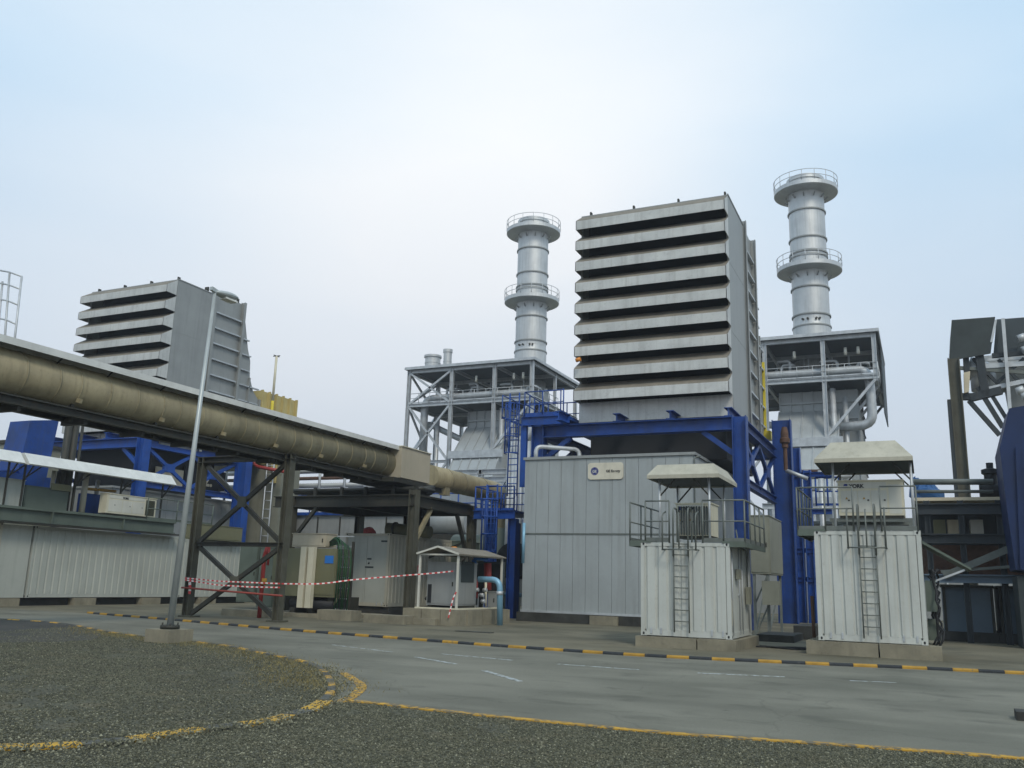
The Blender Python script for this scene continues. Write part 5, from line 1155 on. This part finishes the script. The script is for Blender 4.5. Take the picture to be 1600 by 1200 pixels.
# fenced cage top, far left
t = thing('cage_ladder', 'tall thin caged ladder standing against the sky at the left edge', 'ladder', (-52, 33, 6))
Yc = 34
for a, c, e in ((15, 425, 545), (34, 432, 548), (-14, 422, 540), (4, 440, 520)): MB().tube([at(a, c, Y=Yc), at(a-13-(7 if a > 30 else 0), e+60, Y=Yc)], .07, 6).build('upright', 'galvanised', t)
for yy_, dx in ((425, 0), (445, -2), (470, -5), (500, -9), (530, -12)): MB().tube([at(-14, yy_-5, Y=Yc), at(14+dx*.4, yy_, Y=Yc), at(34+dx*.9, yy_+7, Y=Yc)], .055, 6).build('hoop', 'galvanised', t)
MB().ibeam(at(-10, 520, Y=Yc), (at(-10, 520, Y=Yc).x, Yc, 0), .4, .4, .04, (1,0,0)).build('column', 'galvanised', t)
t = thing('wall_panel', 'grey steel wall under the pipe at the far left edge', 'wall', (-46, 40, 0)); MB().box(-66, ax(28, 660, 33), 33, 36, 0, 8.4).build('wall', 'cabinet_grey', t); MB().box(-66.1, ax(28, 660, 33)+.1, 32.9, 36.1, 8.4, 8.6).build('roof', 'dark_steel', t)

# ---------------- middle ground ----------------
YT = 30.8
xa, xb = ax(447, 900, YT), ax(524, 900, YT); z0_, z1_ = az(480, 932, YT), az(500, 857, YT)
t = thing('transformer', 'olive transformer with two cream fins and blue tag behind the trestle', 'transformer', (xa, YT, 0))
MB().box(xa, xb, YT, YT+1.0, z0_, z1_).build('tank', 'olive_paint', t)
d = MB().box(ax(488, 900, YT)+.1, xb-.05, YT-.03, YT, z0_+.1, z1_-.1).build('door', 'olive_paint', t)
MB().box(ax(509, 870, YT), ax(522, 870, YT), YT-.05, YT-.03, az(500, 880, YT), az(500, 868, YT)).build('name_plate', 'azure_paint', t)
for px_ in (468, 480): x = ax(px_, 900, YT-.2); MB().box(x, x+.28, YT-.25, YT-.05, z0_-.45, z1_+.05).build('fin', 'cream_paint', t)
for f_ in (.1, .45, .85): x = xa+(xb-xa)*f_; MB().box(x, x+.25, YT+.1, YT+2, .12, z0_).build('skid', 'dark_steel', t)
MB().tube([(xa+.2, YT+.3, .5), (xb-.1, YT+.3, .5)], .25, 12).build('tube', 'black_paint', t)
xa2 = ax(420, 900, YT); MB().box(xa2, xa-.05, YT+.2, YT+2, z0_, z1_-.05).build('radiator', 'olive_paint', t)
tag(MB().box(xa-1.2, xb+.6, YT-.4, YT+2.8, 0, .14).build('slab', 'concrete', org=(xa, YT, 0)), 'low concrete slab below the olive transformer', 'slab')
cabinet(ax(455, 840, YT), ax(506, 840, YT), YT+.1, YT+.9, z1_+.06, az(470, 834, YT), 'beige_box', 'cream box on top of the olive transformer', 'terminal_box')
t = thing('cable_ladder', 'upright cable ladder with a dark post right of the olive transformer', 'cable ladder', (xb+.9, YT, 0))
xc0, xc1 = ax(536, 900, YT+.3), ax(549, 900, YT+.3)
MB().bar((xc1, YT+.3, 0), (xc1, YT+.3, az(549, 846, YT)), .09, .09).build('rail', 'dark_steel', t)
MB().bar((xc0-.35, YT+.3, .2), (xc0-.35, YT+.3, az(549, 850, YT)), .05, .05).build('rail', 'dark_steel', t)
for k in range(8): MB().bar((xc0-.4, YT+.3, .35+k*.42), (xc1, YT+.3, .35+k*.42), .045).build('rung', 'galvanised', t)
MB().bar((xc0-.6, YT+.2, .1), (xc1, YT+.2, 1.5), .07).build('brace', 'beige_paint', t)
t = thing('cable_bundle', 'green cables arching down from the top of the olive transformer', 'cables', (xb, YT, .3))
for k in range(7):
    x = ax(526+k*3.2, 900, YT); zt_ = az(520, 838+2*abs(k-1), YT)
    m_ = 'green_cable' if k % 3 != 2 else 'dark_box'
    MB().tube(fillet([(xb-.9, YT+.5, z1_+.2-.02*k), (xb-.3+.05*k, YT+.2, zt_), (x-.05, YT+.05, zt_-.15), (x+.05, YT+.02, zt_-.8), (x+.03*math.sin(k), YT, .3)], .5, 4), .028, 8).build('cable', m_, t)
# red uprights and small things near the trestle
x = ax(407, 940, 28.3); t = thing('fire_main', 'red upright pipe with a valve behind the trestle', 'pipe', (x, 28.3, 0))
MB().tube(fillet([(x, 28.3, 0), (x, 28.3, 2.35), (x+.12, 28.3, 2.75)], .1), .085, 10).build('pipe', 'red_paint', t); MB().tube([(x+.2, 28.3, 2.0), (x+.2, 28.3, 2.7)], .05, 8).build('pipe', 'red_paint', t); MB().tube([(x+.14, 28.25, 1.25), (x+.14, 28.25, 1.5)], .1, 10).build('valve', 'yellow_paint', t)
cabinet(ax(372, 900, 34), ax(400, 900, 34), 34, 35.5, .35, az(390, 852, 34), 'green_grey', 'plain green-grey cabinet behind the trestle', 'cabinet')
cabinet(ax(404, 900, 33), ax(428, 900, 33), 33, 34.5, .2, az(410, 856, 33), 'green_grey', 'green-grey cabinet right of the red upright pipe', 'cabinet')
# cream container with doors
xa, xb = ax(537, 890, 35), ax(606, 890, 35)
container(xa, xb, 35, 41.5, az(570, 947, 35), az(570, 833, 35), 'cream container with double doors beside the green cables', 'container_cream', front='doors', right='corr', group='cream containers', bars=False, fm='wall_grey_white')
u = bpy.data.objects[[o.name for o in bpy.data.objects if o.name.startswith('container')][-1]]
for dx_, dz_, w_, h_ in ((1.25, 1.95, .22, .07), (1.3, 1.75, .08, .08), (1.15, 1.58, .45, .07), (1.95, 2.75, .35, .08)): MB().box(xa+dx_, xa+dx_+w_, 35.015, 35.03, 1.0+dz_-.5, 1.0+dz_-.5+h_).build('stencil_mark', 'dark_box', u)
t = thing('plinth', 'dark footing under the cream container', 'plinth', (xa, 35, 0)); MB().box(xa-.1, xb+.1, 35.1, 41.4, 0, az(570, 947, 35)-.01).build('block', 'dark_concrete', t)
p = at(577, 829, Y=35.6); lump('red_beacon', p+Vector((0,0,-.06)), (.33, .25, .22), 'red_paint', 'red hood on the roof of the cream container', 'beacon', 3)
t = thing('roof_tank', 'brown horizontal tube on the roof of the cream container', 'tank', tuple(at(640, 830, Y=38)))
p, q = at(606, 826, Y=38), at(672, 832, Y=38); MB().tube([p, q], .3, 14).build('shell', 'olive_paint', t); MB().tube([p+Vector((.4,0,0)), p+Vector((.5,0,0))], .33, 14).build('band', 'dark_steel', t)
cabinet(ax(690, 850, 41), ax(722, 850, 41), 41, 43, .4, az(700, 846, 41), 'green_grey', 'tall green-grey cabinet beyond the small shelter', 'cabinet')
# shelter
zs = .42
Xs0, Xs1, Ys0 = ax(653, 950, 30.1), ax(713, 950, 30.1), 30.1; Ys1 = at(782, 950, X=Xs1).y
zs = at(713, 953, Y=30.1).z
t = thing('plinth', 'long concrete block plinth under the small open shelter', 'plinth', (Xs0, Ys0, 0))
for k in range(3): 
    a = Xs0-.5+(Xs1+.3-Xs0+.5)*k/3; MB().box(a, a+(Xs1+.8-Xs0)/3-.02, Ys0-.25, Ys0+.3, 0, zs-.01*k).build('block', 'concrete', t)
MB().box(Xs0-.5, Xs1+.25, Ys0+.32, Ys1+.2, 0, zs-.02).build('block', 'concrete', t)
for k in range(3):
    a = Ys0+.32+(Ys1-Ys0-.1)*k/3; MB().box(Xs1+.26, Xs1+.34, a, a+(Ys1-Ys0-.1)/3-.03, 0, zs-.03).build('block', 'concrete', t)
t = thing('shelter', 'small open shelter with cream posts and a shallow gable roof', 'shelter', ((Xs0+Xs1)/2, Ys0, zs))
ze = at(713, 866, Y=Ys0).z; zr = at(686, 855, Y=Ys0).z; xm = (Xs0+Xs1)/2
for x in (Xs0, Xs1):
    for y in (Ys0, Ys1): MB().bar((x, y, zs), (x, y, ze), .075).build('post', 'white_paint', t)
b = MB(); h_ = .12
b.prism([(Xs0-h_, Ys0-h_, ze-.02), (xm, Ys0-h_, zr), (Xs1+h_, Ys0-h_, ze-.02), (Xs1+h_, Ys0-h_, ze+.02), (xm, Ys0-h_, zr+.045), (Xs0-h_, Ys0-h_, ze+.02)], (0, Ys1-Ys0+.3, 0)); b.build('roof', 'louver_dust', t)
b = MB(); b.bar((Xs0, Ys0, ze-.02), (Xs1, Ys0, ze-.02), .05, .06); b.bar((Xs0-.1, Ys0-.14, ze), (xm, Ys0-.14, zr+.02), .03, .07); b.bar((xm, Ys0-.14, zr+.02), (Xs1+.1, Ys0-.14, ze), .03, .07); b.bar((Xs1, Ys0, ze-.02), (Xs1, Ys1, ze-.02), .05, .06); b.build('roof_frame', 'white_paint', t)
b = MB(); b.bar((Xs0-.1, Ys0-.05, zs+.03), (Xs1, Ys0-.05, zs+.03), .07, .06); b.bar((Xs1+.05, Ys0, zs+.03), (Xs1+.05, Ys1, zs+.03), .07, .06); b.build('base_rail', 'cream_paint', t)
a, c = ax(668, 900, 30.8), ax(712, 900, 30.8)
t = cabinet(a, c, 30.8, 32.6, zs+.12, az(690, 879, 30.8), 'panel_grey', 'grey machine cabinet standing inside the small shelter', 'machine_cabinet', 1)
MB().box(a+.06, a+.22, 30.765, 30.79, zs+.2, zs+.9).build('vent_grille', 'black_paint', t)
MB().box(c+.02, c+.03, 31.2, 32.3, zs+1.0, zs+1.8).build('window', 'dark_box', t)
for f_ in (0, 1): MB().box(a+f_*(c-a-.2), a+.2+f_*(c-a-.2), 30.9, 32.5, zs, zs+.12).build('foot', 'dark_steel', t)
tag(MB().box(a-.35, a-.28, 30.6, 30.66, zs+1.35, zs+1.6).build('alarm_box', 'red_paint', org=(a-.3, 30.6, zs+1.35)), 'small red box left of the grey machine cabinet', 'box')
x = Xs1+.0
t = thing('pipe_manifold', 'blue and red upright pipes with valves at the right end of the shelter', 'pipes', (x+.3, 33, zs))
def px2(px_, py_, Y): return at(px_, py_, Y=Y)
for px_, y0_, y1_, r, m_, Y in ((741, 903, 875, .1, 'azure_paint', 32.8), (733, 905, 878, .04, 'galvanised', 32.8), (762, 922, 880, .16, 'red_paint', 33.6), (741, 950, 907, .06, 'white_paint', 32.6), (759, 948, 907, .05, 'cream_paint', 33.2), (737, 930, 905, .05, 'red_paint', 33), (745, 935, 905, .05, 'red_paint', 33)):
    MB().tube([px2(px_, y0_, Y), px2(px_, y1_, Y)], r, 10).build('pipe', m_, t)
MB().tube(fillet([px2(741, 876, 32.8), px2(741, 873, 32.8), px2(762, 874, 33.2)], .05), .06, 8).build('pipe', 'azure_paint', t)
for px_, py_ in ((742, 922), (750, 930), (755, 922), (752, 940), (736, 884)): MB().tube([px2(px_, py_, 32.9), px2(px_, py_, 32.9)+Vector((.16, 0, .02))], .08, 8).build('valve', 'galvanised' if py_ > 890 else 'orange', t)
t = thing('control_panel', 'dark control panel behind the blue and red pipes', 'panel', (x+.6, 34, zs)); p, q = px2(744, 935, 34.2), px2(785, 878, 34.2); MB().box(p.x, q.x, 34.2, 34.5, zs+.55, q.z).build('casing', 'dark_box', t); MB().box(p.x+.1, q.x-.1, 34.19, 34.2, zs+.7, q.z-.1).build('door', 'black_paint', t)
for xx in (p.x+.1, q.x-.2): MB().box(xx, xx+.1, 34.25, 34.45, zs, zs+.55).build('leg', 'dark_steel', t)
cabinet(ax(762, 935, 33.4), ax(776, 935, 33.4), 33.4, 34.0, zs, az(770, 925, 33.4), 'panel_grey', 'small grey box at the foot of the red pipe', 'cabinet')
t = thing('water_pipe', 'pale blue pipe bending down to the ground right of the shelter', 'pipe', tuple(at(781, 977, Z=0)))
Yw = at(781, 977, Z=0).y; MB().tube(fillet([at(748, 905, Y=Yw), at(781, 906, Y=Yw), (at(781, 977, Z=0).x, Yw, 0)], .35, 7), .115, 16).build('pipe', 'pale_blue_pipe', t)
MB().tube([at(780.5, 930, Y=Yw), at(780.5, 924, Y=Yw)], .13, 16).build('joint', 'galvanised', t)
t = thing('water_pipe', 'thin pale blue pipe running up the left edge of the grey enclosure', 'pipe', (-16.5, 36.2, 0)); MB().tube([at(817, 880, Y=36.2), at(819, 817, Y=36.2)], .07, 10).build('pipe', 'pale_blue_pipe', t)
for a, c, y_, h, lab in ((568, 632, 29, .3, 'low concrete block in front of the cream container'), (600, 680, 29.6, .22, 'longer low concrete block beside the shelter plinth'), (495, 548, 29.3, .38, 'low concrete curb below the green cables'), (345, 425, 28.6, .26, 'low dark concrete slab at the foot of the trestle')):
    o = MB().box(ax(a, 965, y_), ax(c, 965, y_), y_, y_+.7, 0, h).build('concrete_block', 'concrete', org=(ax(a, 965, y_), y_, 0)); tag(o, lab, 'block')
tag(MB().box(ax(715, 985, 27), ax(770, 985, 27), 26.8, 27.1, .005, .02).build('drain_cover', 'dark_concrete', org=(-14, 27, 0)), 'flat drain cover in the concrete before the shelter', 'drain')
tag(MB().tube([at(706, 857, Y=33.5), at(713, 857, Y=33.5)], .08, 10).build('warning_lamp', 'orange', org=tuple(at(706, 857, Y=33.5))), 'small orange lamp above the shelter roof', 'lamp')
tag(MB().tube([at(900, 563, Y=38.2), at(907, 561, Y=38.2)], .1, 10).build('warning_lamp', 'orange', org=tuple(at(900, 563, Y=38.2))), 'small orange lamp low on the left side of the central intake house', 'lamp')
# machinery hall behind the rack, seen through it
t = thing('machine_building', 'grey panelled machine building with blue handrails seen through the pipe rack', 'building', (-33, 52, 0))
MB().box(-49, -26.5, 52, 62, 0, az(560, 805, 52)).build('wall', 'panel_grey', t)
for k in range(12): MB().box(-48.5+k*1.9, -48.42+k*1.9, 51.93, 52, 0, az(560, 808, 52)).build('panel_joint', 'dark_steel', t)
zz = az(560, 805, 52); MB().box(-49.2, -26.3, 51.8, 62, zz, zz+.12).build('roof', 'blue_paint', t)
railing(t, [(-49, 51.9, zz+.1), (-26.4, 51.9, zz+.1), (-26.4, 60, zz+.1)], 'blue_paint', 1.3, 1.3, .05)
MB().box(-38, -33, 54, 60, zz, zz+2.6).build('upper_box', 'casing_grey', t)
MB().box(-32, -29.5, 54, 60, zz, zz+2.2).build('upper_box', 'enclosure_grey', t)
for k in range(7): MB().tube([(-49, 53+k*.1, zz+1.7+k*.55), (-36, 53+k*.1, zz+1.7+k*.55)], .13+.05*(k % 2), 8).build('pipe', ('galvanised', 'casing_grey', 'rust')[k % 3], t)
for k in range(6): MB().tube([(-48.5+k*2.2, 52.8, zz), (-48.5+k*2.2, 52.8, zz+5)], .1, 6).build('pipe', 'galvanised', t)
t = thing('duct_casing', 'brown-grey duct casing with ladder seen through the upper half of the trestle', 'duct', (ax(412, 740, 49), 49, 0))
MB().box(ax(388, 740, 49), ax(440, 740, 49), 49, 51, 0, az(412, 706, 49)).build('casing', 'cabinet_grey', t)
for k in range(3): MB().box(ax(424, 740, 48.9), ax(432, 740, 48.9), 48.8, 48.95, az(428, 755-k*20, 48.9), az(428, 743-k*20, 48.9)).build('yellow_plate', 'duct_yellow', t)
ladder(t, (ax(418, 780, 48.5), 48.5, 0), (ax(418, 780, 48.5), 48.5, az(418, 700, 48.5)), (1, 0, 0), .6, 'galvanised', .04, .6)
MB().tube(fillet([at(395, 690, Y=48), at(396, 728, Y=48), at(450, 738, Y=48)], .5), .12, 8).build('pipe', 'red_paint', t)
# elevated pipe rack in front of the left boiler tower
t = thing('pipe_rack', 'pale galvanised pipe rack below the left boiler tower', 'steel frame', (-26, 62, 0)); Yg = 60
for px_ in (665, 700, 750, 795, 812): x = ax(px_, 780, Yg); MB().ibeam((x, Yg, 0), (x, Yg, az(px_, 735, Yg)), .35, .35, .04, (1,0,0)).build('column', 'galvanised', t)
for yy_ in (738, 750, 772): MB().ibeam((ax(655, yy_, Yg), Yg, az(740, yy_, Yg)), (ax(835, yy_, Yg), Yg, az(740, yy_, Yg)), .4, .35, .04).build('beam', 'galvanised', t)
for a, c in (((795, 740), (775, 775)), ((812, 740), (830, 775)), ((812, 745), (795, 790))): MB().bar(at(*a, Y=Yg), at(*c, Y=Yg), .22).build('brace', 'galvanised', t)
for px_ in (800, 806, 822): MB().tube([(ax(px_, 780, Yg-1), Yg-1, 0), (ax(px_, 780, Yg-1), Yg-1, az(px_, 690, Yg-1))], .22, 10).build('pipe', 'galvanised', t)
for yy_ in (760, 810, 845, 870): MB().tube([(ax(640, yy_, Yg+1), Yg+1, az(740, yy_, Yg+1)), (ax(830, yy_, Yg+1), Yg+1, az(740, yy_, Yg+1))], .25, 10).build('pipe', 'galvanised', t)
t = thing('storage_tank', 'grey cylindrical vessel behind the blue cage ladder', 'tank', (-20, 47, 0)); p = at(700, 815, Y=50)
MB().tube([at(655, 812, Y=50), at(735, 815, Y=50)], .9, 20).build('shell', 'casing_grey', t)
MB().box(p.x-1.5, p.x+1.5, 49.5, 50.5, 0, p.z-.8).build('saddle', 'dark_steel', t)
# enclosed dark zone left of the enclosure
for px_ in (793, 806): MB
t = thing('pipe_column', 'pale vertical pipes behind the blue columns left of the grey enclosure', 'pipes', (-18, 46, 0))
for px_, r in ((797, .14), (803, .2), (810, .12), (790, .12)): x = ax(px_, 900, 45); MB().tube([(x, 45, 0), (x, 45, 9)], r, 10).build('pipe', 'galvanised', t)
p = at(800, 870, Y=43.5); MB().tube([p+Vector((0, 0, -.2)), p+Vector((0, 3, -.2))], .95, 20).build('flange', 'black_paint', t)
MB().tube([at(788, 929, Y=42), at(815, 930, Y=42)], .1, 10).build('pipe', 'pale_blue_pipe', t)
# finish: drop unused names
for o in list(bpy.data.objects):
    if o.type == 'MESH' and not o.data.polygons: bpy.data.objects.remove(o)

# ---------------- the hazy air of the yard ----------------
hz = MB().box(-700, 700, -60, 700, -1, 60).build('haze', 'sign_cream'); hz['kind'] = 'stuff'
hm = bpy.data.materials.new('haze'); hm.use_nodes = True; n_ = hm.node_tree.nodes; n_.remove(n_['Principled BSDF'])
v_ = n_.new('ShaderNodeVolumePrincipled'); v_.inputs['Color'].default_value = (.86, .90, .95, 1); v_.inputs['Density'].default_value = .0007; v_.inputs['Anisotropy'].default_value = .2
hm.node_tree.links.new(v_.outputs[0], n_['Material Output'].inputs['Volume']); hz.data.materials.clear(); hz.data.materials.append(hm)
